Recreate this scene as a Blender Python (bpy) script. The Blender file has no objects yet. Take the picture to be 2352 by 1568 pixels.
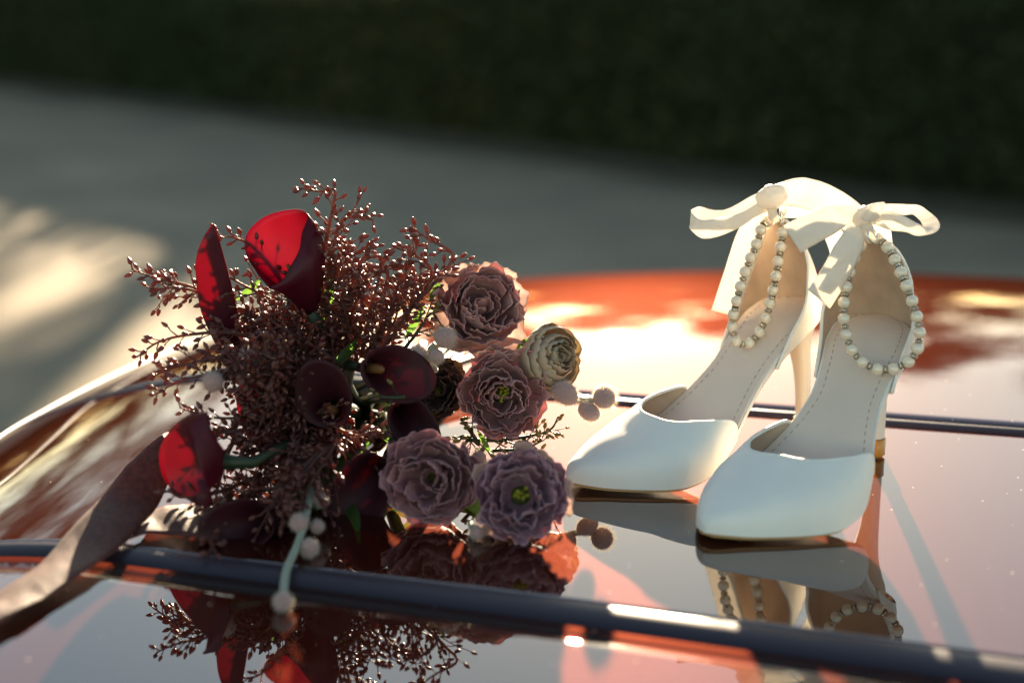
import bpy, math, random
import numpy as np
from mathutils import Vector, Matrix, noise
R = math.radians
rnd = random.Random(7)
scene = bpy.context.scene
COL = scene.collection

# ------------------------------------------------------------------ camera
F, CX, CY = 3600.0, 1176.0, 784.0        # focal length in units of the picture (2352 wide)
PITCH = math.atan(974.0 / 3600.0)
TOP = 1.40                                # height of the car panel above the ground
CAMZ = TOP + 0.335
cam_data = bpy.data.cameras.new('camera')
cam = bpy.data.objects.new('camera', cam_data)
COL.objects.link(cam)
scene.camera = cam
cam.location = (0, 0, CAMZ)
cam.rotation_euler = (math.pi / 2 - PITCH, 0, 0)
cam_data.sensor_width = 36
cam_data.lens = 36 * F / 2352
cam_data.clip_start = 0.02
cam_data.clip_end = 600
cam_data.dof.use_dof = True
cam_data.dof.focus_distance = 0.965
cam_data.dof.aperture_fstop = 3.2
cam_data.dof.aperture_blades = 0

SUN_EL, SUN_AZ = R(11.3), R(3.8)          # azimuth measured from +Y towards +X
world = bpy.data.worlds.new('World')
scene.world = world
world.use_nodes = True
wt = world.node_tree
wt.nodes.clear()
wo = wt.nodes.new('ShaderNodeOutputWorld')
bg = wt.nodes.new('ShaderNodeBackground')
sky = wt.nodes.new('ShaderNodeTexSky')
sky.sky_type = 'NISHITA'
sky.sun_disc = False
sky.sun_elevation = SUN_EL
sky.sun_rotation = SUN_AZ
sky.air_density = 1.0
sky.dust_density = 0.4
sky.ozone_density = 2.0
bg.inputs['Strength'].default_value = 0.05
wbm = wt.nodes.new('ShaderNodeMix')          # white balance of the sky light
wbm.data_type = 'RGBA'; wbm.blend_type = 'MULTIPLY'
wbm.inputs['Factor'].default_value = 1.0
wbm.inputs['B'].default_value = (1.14, 1.0, 0.79, 1)
wt.links.new(sky.outputs[0], wbm.inputs['A'])
wt.links.new(wbm.outputs['Result'], bg.inputs['Color'])
wt.links.new(bg.outputs[0], wo.inputs['Surface'])

sun_d = bpy.data.lights.new('sun', 'SUN')
sun = bpy.data.objects.new('sun', sun_d)
COL.objects.link(sun)
sun_d.energy = 5.0
sun_d.angle = R(0.53)
sun_d.color = (1.0, 0.80, 0.55)
sdir = Vector((math.sin(SUN_AZ) * math.cos(SUN_EL), math.cos(SUN_AZ) * math.cos(SUN_EL), math.sin(SUN_EL)))
sun.rotation_euler = sdir.to_track_quat('Z', 'Y').to_euler()
sun.location = sdir * 50

vs = scene.view_settings
scene.display_settings.display_device = 'sRGB'
vs.view_transform = 'Standard'
vs.look = 'None'
vs.exposure = 2.7
vs.gamma = 1.0
vs.use_curve_mapping = False
scene.render.engine = 'CYCLES'
scene.cycles.max_bounces = 10
scene.cycles.transparent_max_bounces = 16
scene.cycles.sample_clamp_indirect = 12
scene.cycles.use_denoising = True

# ------------------------------------------------------------------ geometry of the view (used to read positions off the photo)
SP, CP = math.sin(PITCH), math.cos(PITCH)


def W(px, py, Y):
    """the point at depth Y seen at picture position px, py"""
    dx, du = px - CX, CY - py
    dy = du * SP + F * CP
    dz = du * CP - F * SP
    t = Y / dy
    return Vector((dx * t, Y, CAMZ + dz * t))


def zsurf(X, Y):
    """the car panel's height field"""
    z = TOP
    d = Y - 1.15
    if d > 0:
        z -= 0.157 * d * d + 0.15 * min((X - 0.3) ** 2, 0.4) * min(d * d / 0.64, 1.5)
    s = (X + 0.162) * -1.2185 + (Y - 1.032) * 0.238
    if s > 0:
        z -= 0.563 * s * s if s < .5 else .1408 + .563 * (s - .5)
    return z


def G(px, py, h=0.0):
    """the point on the car panel (plus h) seen at px, py"""
    dx, du = px - CX, CY - py
    dy = du * SP + F * CP
    dz = du * CP - F * SP
    t = (TOP + h - CAMZ) / dz if dz < 0 else 1
    lo = t * 0.6
    prev = lo
    n = 400
    for i in range(n):
        tt = lo + (t * 3 - lo) * i / n
        if CAMZ + dz * tt <= zsurf(dx * tt, dy * tt) + h:
            return Vector((dx * tt, dy * tt, CAMZ + dz * tt))
    return Vector((dx * t, dy * t, CAMZ + dz * t))


def herm(xs, ys):
    """monotone-ish cubic interpolation"""
    xs = np.array(xs, float); ys = np.array(ys, float)
    n = len(xs); h = np.diff(xs); d = np.diff(ys) / h
    m = np.zeros(n); m[0] = d[0]; m[-1] = d[-1]
    for i in range(1, n - 1):
        m[i] = 0 if d[i - 1] * d[i] <= 0 else 2 * d[i - 1] * d[i] / (d[i - 1] + d[i])

    def f(x):
        x = min(max(x, xs[0]), xs[-1])
        i = min(int(np.searchsorted(xs, x, side='right')) - 1, n - 2)
        t = (x - xs[i]) / h[i]
        return float((2 * t**3 - 3 * t**2 + 1) * ys[i] + (t**3 - 2 * t**2 + t) * h[i] * m[i]
                     + (-2 * t**3 + 3 * t**2) * ys[i + 1] + (t**3 - t**2) * h[i] * m[i + 1])
    return f


def crom(pts, n):
    """Catmull-Rom through tuples, n steps per span"""
    P = [np.array(p, float) for p in pts]
    P = [2 * P[0] - P[1]] + P + [2 * P[-1] - P[-2]]
    out = []
    for i in range(1, len(P) - 2):
        for k in range(n):
            t = k / n
            a, b, c, d = P[i - 1], P[i], P[i + 1], P[i + 2]
            out.append(0.5 * ((2 * b) + (c - a) * t + (2 * a - 5 * b + 4 * c - d) * t * t + (-a + 3 * b - 3 * c + d) * t**3))
    out.append(P[-2])
    return out


# ------------------------------------------------------------------ mesh helpers
class MB:
    def __init__(s):
        s.v = []; s.f = []; s.a = []

    def add(s, verts, faces):
        o = len(s.v)
        s.v += [tuple(v) for v in verts]
        s.f += [tuple(i + o for i in f) for f in faces]

    def grid(s, rows, close_u=False, close_v=False):
        nr, nc = len(rows), len(rows[0])
        o = len(s.v)
        for r in rows:
            s.v += [tuple(p) for p in r]
        for i in range(nr if close_v else nr - 1):
            for j in range(nc if close_u else nc - 1):
                i2, j2 = (i + 1) % nr, (j + 1) % nc
                s.f.append((o + i * nc + j, o + i * nc + j2, o + i2 * nc + j2, o + i2 * nc + j))

    def tube(s, pts, rad, n=6, cap=True):
        pts = [Vector(p) for p in pts]
        if not hasattr(rad, '__len__'):
            rad = [rad] * len(pts)
        up = Vector((0.3, 0.2, 0.93)).normalized()
        rows = []
        u = None
        for i, p in enumerate(pts):
            t = (pts[min(i + 1, len(pts) - 1)] - pts[max(i - 1, 0)])
            if t.length < 1e-9:
                t = Vector((0, 0, 1))
            t.normalize()
            if u is None:
                u = t.cross(up)
                if u.length < 1e-3:
                    u = t.cross(Vector((1, 0, 0)))
            u = (u - t * u.dot(t)).normalized()
            w = t.cross(u)
            rows.append([p + (u * math.cos(a) + w * math.sin(a)) * rad[i] for a in [2 * math.pi * k / n for k in range(n)]])
        o = len(s.v)
        s.grid(rows, close_u=True)
        if cap:
            s.f.append(tuple(o + k for k in range(n))[::-1])
            s.f.append(tuple(o + (len(rows) - 1) * n + k for k in range(n)))

    def box(s, c, e):
        x, y, z = c; a, b, h = e
        vs_ = [(x + i * a / 2, y + j * b / 2, z + k * h / 2) for i in (-1, 1) for j in (-1, 1) for k in (-1, 1)]
        s.add(vs_, [(0, 1, 3, 2), (4, 6, 7, 5), (0, 4, 5, 1), (2, 3, 7, 6), (0, 2, 6, 4), (1, 5, 7, 3)])

    def ball(s, c, r, ax=None, n=8, m=6, stretch=1.0, point=0.0):
        """ellipsoid, long axis ax; point>0 gives a pointed far end"""
        c = Vector(c)
        ax = Vector((0, 0, 1)) if ax is None else Vector(ax).normalized()
        u = ax.orthogonal().normalized(); w = ax.cross(u)
        rows = []
        for i in range(m + 1):
            t = math.pi * i / m
            rr = r * math.sin(t) * (1 - point * (1 - math.cos(t)) / 2)
            rr = max(rr, r * 0.02)
            z = -math.cos(t) * r * stretch
            rows.append([c + ax * z + (u * math.cos(2 * math.pi * k / n) + w * math.sin(2 * math.pi * k / n)) * rr for k in range(n)])
        s.grid(rows, close_u=True)

    def mesh(s, name, smooth=True):
        me = bpy.data.meshes.new(name)
        me.from_pydata(s.v, [], s.f)
        if smooth:
            me.polygons.foreach_set('use_smooth', [True] * len(me.polygons))
        me.update()
        return me

    def build(s, name, m, parent=None, smooth=True, kind=None, label=None):
        return link(name, s.mesh(name, smooth), m, parent, kind, label)


def link(name, me, m, parent=None, kind=None, label=None):
    o = bpy.data.objects.new(name, me)
    COL.objects.link(o)
    if m is not None and not me.materials:
        me.materials.append(m)
    if parent is not None:
        o.parent = parent
        o.matrix_parent_inverse = Matrix.Identity(4)
        o.location = -Vector(root_loc(parent))
    if kind:
        o['kind'] = kind
    if label:
        o['label'] = label
    return o


def root_loc(p):
    """world position of an (unrotated) object chain"""
    l = Vector((0, 0, 0))
    while p is not None:
        l = l + Vector(p.location)
        p = p.parent
    return l


def child_at(name, me, m, parent, loc, rot=None, scale=None):
    """a shared mesh placed at a world position under parent"""
    o = bpy.data.objects.new(name, me)
    COL.objects.link(o)
    if m is not None and not me.materials:
        me.materials.append(m)
    o.parent = parent
    o.location = Vector(loc) - root_loc(parent)
    if rot is not None:
        o.rotation_mode = 'QUATERNION'
        o.rotation_quaternion = rot
    if scale is not None:
        o.scale = scale
    return o


def empty(name, loc, label, cat, group=None):
    o = bpy.data.objects.new(name, None)
    COL.objects.link(o)
    o.location = loc
    o.empty_display_size = 0.02
    o['label'] = label; o['category'] = cat
    if group:
        o['group'] = group
    return o


# ------------------------------------------------------------------ materials
def mat(name, color, rough=0.5, metal=0.0, coat=0.0, coat_rough=0.03, coat_ior=1.5, trans=0.0, trans_col=None, var=0.0,
        var_scale=40.0, bump=0.0, bump_scale=200.0, spec=0.5, sheen=0.0, color2=None, stretch=None, sss=0.0):
    m = bpy.data.materials.new(name)
    m.use_nodes = True
    nt = m.node_tree
    N, L = nt.nodes, nt.links
    N.clear()
    out = N.new('ShaderNodeOutputMaterial')
    p = N.new('ShaderNodeBsdfPrincipled')
    p.inputs['Base Color'].default_value = (*color, 1)
    p.inputs['Roughness'].default_value = rough
    p.inputs['Metallic'].default_value = metal
    p.inputs['Coat Weight'].default_value = coat
    p.inputs['Coat Roughness'].default_value = coat_rough
    p.inputs['Coat IOR'].default_value = coat_ior
    p.inputs['Specular IOR Level'].default_value = spec
    if sheen:
        p.inputs['Sheen Weight'].default_value = sheen
        p.inputs['Sheen Roughness'].default_value = 0.4
    if sss:
        p.inputs['Subsurface Weight'].default_value = sss
        p.inputs['Subsurface Radius'].default_value = (0.01, 0.006, 0.003)
        p.inputs['Subsurface Scale'].default_value = 0.4
    tc = N.new('ShaderNodeTexCoord')
    src = tc.outputs['Object']
    if stretch:
        mp = N.new('ShaderNodeMapping')
        mp.inputs['Scale'].default_value = stretch
        L.new(src, mp.inputs[0]); src = mp.outputs[0]
    colout = None
    if var or color2:
        nz = N.new('ShaderNodeTexNoise')
        nz.inputs['Scale'].default_value = var_scale
        nz.inputs['Detail'].default_value = 5
        L.new(src, nz.inputs['Vector'])
        cr = N.new('ShaderNodeValToRGB')
        cr.color_ramp.elements[0].position = 0.35
        cr.color_ramp.elements[1].position = 0.68
        c2 = color2 or tuple(min(1, c * (1 + var)) for c in color)
        c1 = color if color2 else tuple(c * (1 - var) for c in color)
        cr.color_ramp.elements[0].color = (*c1, 1)
        cr.color_ramp.elements[1].color = (*c2, 1)
        L.new(nz.outputs['Fac'], cr.inputs[0])
        colout = cr.outputs[0]
        L.new(colout, p.inputs['Base Color'])
    if bump:
        nb = N.new('ShaderNodeTexNoise')
        nb.inputs['Scale'].default_value = bump_scale
        nb.inputs['Detail'].default_value = 4
        L.new(src, nb.inputs['Vector'])
        bp = N.new('ShaderNodeBump')
        bp.inputs['Strength'].default_value = bump
        bp.inputs['Distance'].default_value = 0.001
        L.new(nb.outputs['Fac'], bp.inputs['Height'])
        L.new(bp.outputs[0], p.inputs['Normal'])
    if trans:
        tr = N.new('ShaderNodeBsdfTranslucent')
        tr.inputs['Color'].default_value = (*(trans_col or color), 1)
        if colout is not None:
            r2 = N.new('ShaderNodeValToRGB')
            tcx = trans_col or color
            r2.color_ramp.elements[0].position = 0.3; r2.color_ramp.elements[1].position = 0.7
            r2.color_ramp.elements[0].color = (*[c * 0.62 for c in tcx], 1)
            r2.color_ramp.elements[1].color = (*[min(1, c * 1.18) for c in tcx], 1)
            L.new(nz.outputs['Fac'], r2.inputs[0]); L.new(r2.outputs[0], tr.inputs['Color'])
        mx = N.new('ShaderNodeMixShader')
        mx.inputs[0].default_value = trans
        L.new(p.outputs[0], mx.inputs[1]); L.new(tr.outputs[0], mx.inputs[2])
        L.new(mx.outputs[0], out.inputs['Surface'])
    else:
        L.new(p.outputs[0], out.inputs['Surface'])
    return m


def car_paint():
    """a red base coat with metal flake under a clear coat"""
    m = bpy.data.materials.new('red_metallic_paint')
    m.use_nodes = True
    nt = m.node_tree; N, L = nt.nodes, nt.links
    N.clear()
    out = N.new('ShaderNodeOutputMaterial')
    tc = N.new('ShaderNodeTexCoord')
    dif = N.new('ShaderNodeBsdfDiffuse')
    fl = N.new('ShaderNodeBsdfGlossy'); fl.distribution = 'GGX'
    co = N.new('ShaderNodeBsdfGlossy'); co.inputs['Roughness'].default_value = 0.012
    co.inputs['Color'].default_value = (0.97, 0.97, 0.97, 1)
    add = N.new('ShaderNodeAddShader')
    mix = N.new('ShaderNodeMixShader')
    fr = N.new('ShaderNodeFresnel'); fr.inputs['IOR'].default_value = 2.3
    # flake sparkle
    vo = N.new('ShaderNodeTexVoronoi'); vo.inputs['Scale'].default_value = 1500
    L.new(tc.outputs['Object'], vo.inputs['Vector'])
    mr = N.new('ShaderNodeMapRange')
    mr.inputs['To Min'].default_value = 0.44; mr.inputs['To Max'].default_value = 0.60
    L.new(vo.outputs['Color'], mr.inputs['Value'])
    L.new(mr.outputs[0], fl.inputs['Roughness'])
    fl.inputs['Color'].default_value = (0.0165, 0.0038, 0.0021, 1)
    # dust specks on the lacquer
    v2 = N.new('ShaderNodeTexVoronoi'); v2.inputs['Scale'].default_value = 75
    L.new(tc.outputs['Object'], v2.inputs['Vector'])
    lt = N.new('ShaderNodeMath'); lt.operation = 'LESS_THAN'; lt.inputs[1].default_value = 0.05
    L.new(v2.outputs['Distance'], lt.inputs[0])
    mx = N.new('ShaderNodeMix'); mx.data_type = 'RGBA'
    mx.inputs['A'].default_value = (0.036, 0.0055, 0.0028, 1); mx.inputs['B'].default_value = (0.6, 0.5, 0.4, 1)
    L.new(lt.outputs[0], mx.inputs['Factor'])
    L.new(mx.outputs['Result'], dif.inputs['Color'])
    nb = N.new('ShaderNodeTexNoise'); nb.inputs['Scale'].default_value = 26; nb.inputs['Detail'].default_value = 2
    L.new(tc.outputs['Object'], nb.inputs['Vector'])
    bp = N.new('ShaderNodeBump'); bp.inputs['Strength'].default_value = 0.05; bp.inputs['Distance'].default_value = 0.0006
    L.new(nb.outputs['Fac'], bp.inputs['Height']); L.new(bp.outputs[0], co.inputs['Normal'])
    L.new(dif.outputs[0], add.inputs[0]); L.new(fl.outputs[0], add.inputs[1])
    L.new(fr.outputs[0], mix.inputs[0]); L.new(add.outputs[0], mix.inputs[1]); L.new(co.outputs[0], mix.inputs[2])
    L.new(mix.outputs[0], out.inputs['Surface'])
    return m


PAINT = car_paint()
TRIM = mat('dark_gloss_trim', (0.036, 0.026, 0.036), rough=0.34, spec=0.26)
RUBBER = mat('black_rubber', (0.008, 0.007, 0.007), rough=0.6)
CHROME = mat('bright_metal', (0.75, 0.74, 0.70), rough=0.16, metal=1.0)
IVORY = mat('ivory_leather', (0.80, 0.77, 0.70), rough=0.52, bump=0.12, bump_scale=900, var=0.03, var_scale=30, sss=0.1, spec=0.35)
HEELM = mat('ivory_heel_cover', (0.80, 0.76, 0.66), rough=0.38, trans=0.0, coat=0.2, coat_rough=0.25)
INSOLE = mat('beige_insole', (0.72, 0.59, 0.48), rough=0.55, bump=0.06, bump_scale=700, var=0.04, var_scale=25)
LINING = mat('taupe_suede_lining', (0.50, 0.36, 0.25), rough=0.85, sheen=0.3, bump=0.15, bump_scale=900, var=0.10, var_scale=60)
SOLE = mat('tan_sole', (0.42, 0.24, 0.09), rough=0.5)
GOLD = mat('amber_heel_tip', (0.50, 0.24, 0.03), rough=0.35, coat=0.4)
THREAD = mat('brown_thread', (0.36, 0.26, 0.18), rough=0.8)
PEARL = mat('pearl', (0.80, 0.69, 0.52), rough=0.20, coat=1.0, coat_rough=0.05, coat_ior=1.7, sss=0.2, spec=0.7)
SILVER = mat('dark_silver', (0.50, 0.41, 0.27), rough=0.3, metal=1.0)
CRYSTAL = mat('rhinestone', (0.85, 0.83, 0.78), rough=0.04, metal=0.75)
SATIN = mat('ivory_satin_ribbon', (0.82, 0.78, 0.71), rough=0.45, trans=0.36, trans_col=(0.92, 0.87, 0.78), sheen=0.1, bump=0.05, bump_scale=1500, stretch=(1, 1, 6))
PLUM = mat('plum_velvet_ribbon', (0.095, 0.030, 0.024), rough=0.55, spec=0.25, trans=0.22, trans_col=(0.30, 0.10, 0.04), sheen=0.08, bump=0.35, bump_scale=1800, var=0.25, var_scale=300)
CALLA = mat('calla_spathe', (0.085, 0.006, 0.022), rough=0.42, trans=0.58, trans_col=(0.40, 0.0022, 0.068), coat=0.15, coat_rough=0.3, var=0.2, var_scale=22, stretch=(1, 1, 0.3))
CALLA_SHADE = mat('shaded_calla_spathe', (0.036, 0.006, 0.010), rough=0.55, spec=0.22, trans=0.14, trans_col=(0.45, 0.002, 0.03), var=0.25, var_scale=22)  # shade inside the bouquet painted in: darker, less translucent copy of the spathe
PALE = mat('pale_pink_petal', (0.52, 0.32, 0.30), rough=0.6, trans=0.45, trans_col=(0.90, 0.72, 0.66), color2=(0.60, 0.42, 0.34), var_scale=80, bump=0.25, bump_scale=260)
SPADIX = mat('calla_spadix', (0.16, 0.06, 0.012), rough=0.7, bump=0.5, bump_scale=1500)
MAUVE = mat('mauve_petal', (0.46, 0.185, 0.215), rough=0.6, trans=0.36, trans_col=(0.60, 0.30, 0.32), color2=(0.64, 0.37, 0.38), var_scale=90, bump=0.25, bump_scale=260, sheen=0.25)
ROSEP = mat('dusty_rose_petal', (0.62, 0.26, 0.25), rough=0.6, trans=0.4, trans_col=(0.66, 0.36, 0.34), color2=(0.74, 0.47, 0.43), var_scale=80, bump=0.25, bump_scale=260, sheen=0.25)
LILAC = mat('lilac_petal', (0.42, 0.175, 0.235), rough=0.6, trans=0.32, trans_col=(0.55, 0.26, 0.32), color2=(0.60, 0.38, 0.45), var_scale=90, bump=0.25, bump_scale=260, sheen=0.25)
GREENP = mat('olive_petal', (0.14, 0.085, 0.06), rough=0.6, trans=0.3, trans_col=(0.3, 0.2, 0.06), color2=(0.19, 0.11, 0.10), var_scale=90, bump=0.2, bump_scale=260)
CREAM = mat('cream_green_petal', (0.58, 0.48, 0.31), rough=0.55, trans=0.30, trans_col=(0.75, 0.62, 0.36), color2=(0.62, 0.40, 0.30), var_scale=55, bump=0.12, bump_scale=300, sheen=0.2)
SEPAL = mat('flower_sepal', (0.10, 0.13, 0.03), rough=0.5, trans=0.35, trans_col=(0.35, 0.36, 0.04))
STAMEN = mat('yellow_green_stamen', (0.30, 0.28, 0.02), rough=0.6, trans=0.2)
BUD = mat('burgundy_bud', (0.095, 0.022, 0.022), rough=0.36, trans=0.24, trans_col=(0.70, 0.17, 0.07), coat=0.15, coat_rough=0.2, color2=(0.13, 0.05, 0.032), var_scale=60)
BUDG = mat('olive_bud', (0.13, 0.12, 0.03), rough=0.35, trans=0.3, trans_col=(0.5, 0.38, 0.06), coat=0.3, color2=(0.18, 0.10, 0.04), var_scale=60)
TWIG = mat('red_brown_twig', (0.10, 0.036, 0.028), rough=0.55, trans=0.25, trans_col=(0.6, 0.2, 0.08))
STEMG = mat('green_stem', (0.022, 0.034, 0.012), rough=0.5, trans=0.1)
LEAF = mat('green_leaf', (0.035, 0.075, 0.02), rough=0.42, trans=0.35, trans_col=(0.16, 0.32, 0.04), coat=0.2)
FUZZ = mat('silver_fuzz', (0.50, 0.44, 0.40), rough=0.9, trans=0.5, trans_col=(0.85, 0.72, 0.55), sheen=0.6)
FUZZC = mat('pinkish_fuzzy_core', (0.46, 0.28, 0.26), rough=0.95, sheen=0.3, bump=0.6, bump_scale=1600)
WILLOW = mat('pale_willow_stem', (0.26, 0.28, 0.20), rough=0.7, sheen=0.4)
GROUND = mat('gravel_road', (0.215, 0.168, 0.112), rough=0.92, color2=(0.33, 0.255, 0.165), var_scale=1.2, bump=0.6, bump_scale=60)
HEDGE = mat('hedge_leaf', (0.040, 0.052, 0.020), rough=0.6, trans=0.06, trans_col=(0.05, 0.07, 0.015), color2=(0.095, 0.085, 0.028), var_scale=0.30, spec=0.2)
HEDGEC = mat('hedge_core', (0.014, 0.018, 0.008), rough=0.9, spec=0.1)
TREEL = mat('tree_leaf', (0.028, 0.036, 0.014), rough=0.7, trans=0.10, trans_col=(0.08, 0.07, 0.02), spec=0.2)
BARK = mat('tree_bark', (0.07, 0.05, 0.035), rough=0.9, bump=0.5, bump_scale=30)
CARP = mat('car_underbody', (0.02, 0.02, 0.02), rough=0.7)
GLASS = mat('tinted_glass', (0.01, 0.012, 0.012), rough=0.04, spec=0.8, coat=0.5)

# ------------------------------------------------------------------ ground
def nz(x, y, z=0.0):
    return noise.noise(Vector((x, y, z)))


g = MB()
xs = [-300, -120, -50] + [x for x in np.linspace(-24, 24, 61)] + [50, 120, 300]
ys = [-300, -80, -20] + [y for y in np.linspace(-6, 42, 61)] + [60, 120, 300]
g.grid([[(x, y, 0.012 * nz(x * 0.6, y * 0.6)) for x in xs] for y in ys])
gr = g.build('ground', GROUND, kind='structure')

# ------------------------------------------------------------------ car
nearL = [(-60, 1258), (0, 1264), (270, 1284), (750, 1333), (1176, 1386), (1500, 1432), (2000, 1500), (2352, 1552), (2460, 1566)]
farL = [(200, 915), (400, 897), (800, 888), (1340, 905), (1800, 944), (2100, 978), (2352, 1005)]
nearP = [G(x, y) for x, y in nearL]
farP = [G(x, y) for x, y in farL]
cn = np.polyfit([p.x for p in nearP], [p.y for p in nearP], 2)
cf = np.polyfit([p.x for p in farP], [p.y for p in farP], 2)


def yn(X):
    return float(np.polyval(cn, X)) if X > -0.34 else float(np.polyval(cn, -0.34)) - (X + 0.34) * (2 * cn[0] * -0.34 + cn[1]) * -1


def yf(X):
    X2 = max(X, -0.36)
    return float(np.polyval(cf, X2)) + (X - X2) * float(2 * cf[0] * X2 + cf[1])


car = empty('parked_car', (0.3, 1.2, 0), 'glossy red metallic car with dark trim strips carrying the bouquet and the heels', 'car')
XS = list(np.linspace(-0.95, 1.5, 150))


def edge(X):
    """how far past the left edge of the roof (its skin turns down there)"""
    return X


def panel(name, ya, yb, n, label=None, lip_a=False, lip_b=False):
    rows = []
    for i in range(n + 1):
        t = i / n
        rows.append([Vector((X, ya(X) * (1 - t) + yb(X) * t, zsurf(X, ya(X) * (1 - t) + yb(X) * t))) for X in XS])
    if lip_a:
        rows.insert(0, [Vector((X, ya(X), zsurf(X, ya(X)) - 0.012)) for X in XS])
    if lip_b:
        rows.append([Vector((X, yb(X), zsurf(X, yb(X)) - 0.012)) for X in XS])
    m = MB(); m.grid(rows)
    return m.build(name, PAINT, car, label=label)


WN, WF = 1.0, 0.0145


def wn(X):
    return min(max(0.026 + (X + 0.02) * 0.024, 0.019), 0.038)


panel('near_panel', lambda X: 0.15, lambda X: yn(X) - wn(X) * 0.55, 26, lip_b=True)
panel('centre_panel', lambda X: yn(X) + wn(X) * 0.45, lambda X: yf(X) - WF / 2, 60, lip_a=True, lip_b=True)
panel('far_panel', lambda X: yf(X) + WF / 2, lambda X: 2.75, 90, lip_a=True)


def trim(name, yc, prof, m, scaled=True):
    rows = []
    for (dv, dz) in prof:
        rows.append([Vector((X, yc(X) + dv * (wn(X) if scaled else 1), zsurf(X, yc(X) + dv * (wn(X) if scaled else 1)) + dz)) for X in XS])
    b = MB(); b.grid(rows)
    return b.build(name, m, car)


prof = []
pf = herm([-0.55, -0.50, -0.45, -0.36, -0.2, 0.0, 0.2, 0.36, 0.41, 0.45], [-0.013, -0.0105, -0.0074, -0.0044, -0.0016, 0.0002, 0.0011, 0.0013, 0.0009, -0.0006])
for i in range(41):
    v = -0.55 + i / 40.0
    prof.append((v * WN, pf(v)))
nt_ = trim('trim_strip', yn, [(-0.62 * WN, -0.012)] + prof + [(0.455 * WN, -0.010)], TRIM)
trim('seal_strip', yn, [(-0.60 * WN, -0.010), (-0.585 * WN, -0.0012), (-0.555 * WN, 0.0002), (-0.53 * WN, -0.0012), (-0.52 * WN, -0.010)], RUBBER)
pf2 = herm([-0.5, -0.42, -0.2, 0.1, 0.35, 0.5], [-0.008, -0.0012, 0.0012, 0.0022, 0.0008, -0.004])
trim('trim_strip', yf, [((-0.5 + i / 14.0) * WF, pf2(-0.5 + i / 14.0)) for i in range(15)], TRIM, scaled=False)
em = MB()
epts = [Vector(W(*q)) for q in [(-90, 1082, .97), (0, 1000, 1.05), (100, 942, 1.13), (180, 900, 1.20), (300, 842, 1.30), (430, 789, 1.42), (600, 735, 1.55)]]
em.tube([Vector((q[0], q[1], max(q[2], zsurf(q[0], q[1])) - 0.001)) for q in crom([tuple(e) for e in epts], 6)], 0.0015, 8)
em.build('edge_trim', IVORY, car)
# flanks below the roof skin, so the car stands on the ground
sk = MB()
lft = [Vector((XS[0], y, zsurf(XS[0], y))) for y in np.linspace(0.15, 2.75, 30)]
bck = [Vector((x, 2.75, zsurf(x, 2.75))) for x in XS[::5]] + [Vector((XS[-1], 2.75, zsurf(XS[-1], 2.75)))]
loop = lft + bck[1:]
sk.grid([loop, [Vector((p.x - 0.02 * (p.y < 2.7), p.y + 0.03 * (p.y > 2.7), p.z * 0.55 + 0.1)) for p in loop],
         [Vector((p.x, p.y, 0.22)) for p in loop]])
sk.build('body_side', PAINT, car)
ub = MB(); ub.box((0.27, 1.45, 0.30), (2.2, 2.4, 0.25))
ub.build('underbody', CARP, car)
for (wx, wy) in ((-0.45, 2.68), (1.05, 2.68)):
    w = MB()
    rows = []
    for (rr, yy) in ((0.20, -0.1), (0.30, -0.11), (0.33, -0.08), (0.33, 0.08), (0.30, 0.11), (0.20, 0.1)):
        rows.append([(wx + rr * math.cos(a), wy + yy, 0.335 + rr * math.sin(a)) for a in np.linspace(0, 2 * math.pi, 33)[:-1]])
    w.grid(rows, close_u=True)
    ty = w.build('wheel', RUBBER, car)
    h = MB(); rows = [[(wx + rr * math.cos(a), wy + yy, 0.335 + rr * math.sin(a)) for a in np.linspace(0, 2 * math.pi, 25)[:-1]] for rr, yy in ((0.20, 0.1), (0.16, 0.07), (0.03, 0.09), (0.001, 0.09))]
    h.grid(rows, close_u=True)
    h.build('rim', CHROME, ty)

# ------------------------------------------------------------------ hedge and trees behind
VERGE = mat('soil_verge', (0.060, 0.045, 0.032), rough=0.95, color2=(0.085, 0.075, 0.035), var_scale=6)


def leaf_quads(mb, c, n, ext, size, shape=None, rg=None):
    rg = rg or rnd
    for _ in range(n):
        while True:
            p = Vector((rg.uniform(-1, 1), rg.uniform(-1, 1), rg.uniform(-1, 1)))
            if shape == 'box' or p.length < 1:
                break
        q = Vector((c[0] + p.x * ext[0], c[1] + p.y * ext[1], c[2] + p.z * ext[2]))
        a = Vector((rg.gauss(0, 1), rg.gauss(0, 1), rg.gauss(0, 1))).normalized()
        b = a.orthogonal().normalized()
        s = size * rg.uniform(0.6, 1.3)
        mb.add([q - a * s, q + b * s * 0.5, q + a * s, q - b * s * 0.5], [(0, 1, 2, 3)])


hA, hB = W(0, 212, 17.2), W(2352, 520, 9.3)
hA.z = hB.z = 0
dirh = (hB - hA).normalized()
nrm = Vector((-dirh.y, dirh.x, 0))
if nrm.y < 0:
    nrm = -nrm
A0 = hA - dirh * 14; B0 = hB + dirh * 9
hed = empty('clipped_hedge', (A0 + B0) / 2, 'long dark green clipped hedge along the far side of the gravel road', 'hedge')
def hh(t):
    return 1.17 + 0.36 * min(max((t - 19) / 6.0, 0), 1)


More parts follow.
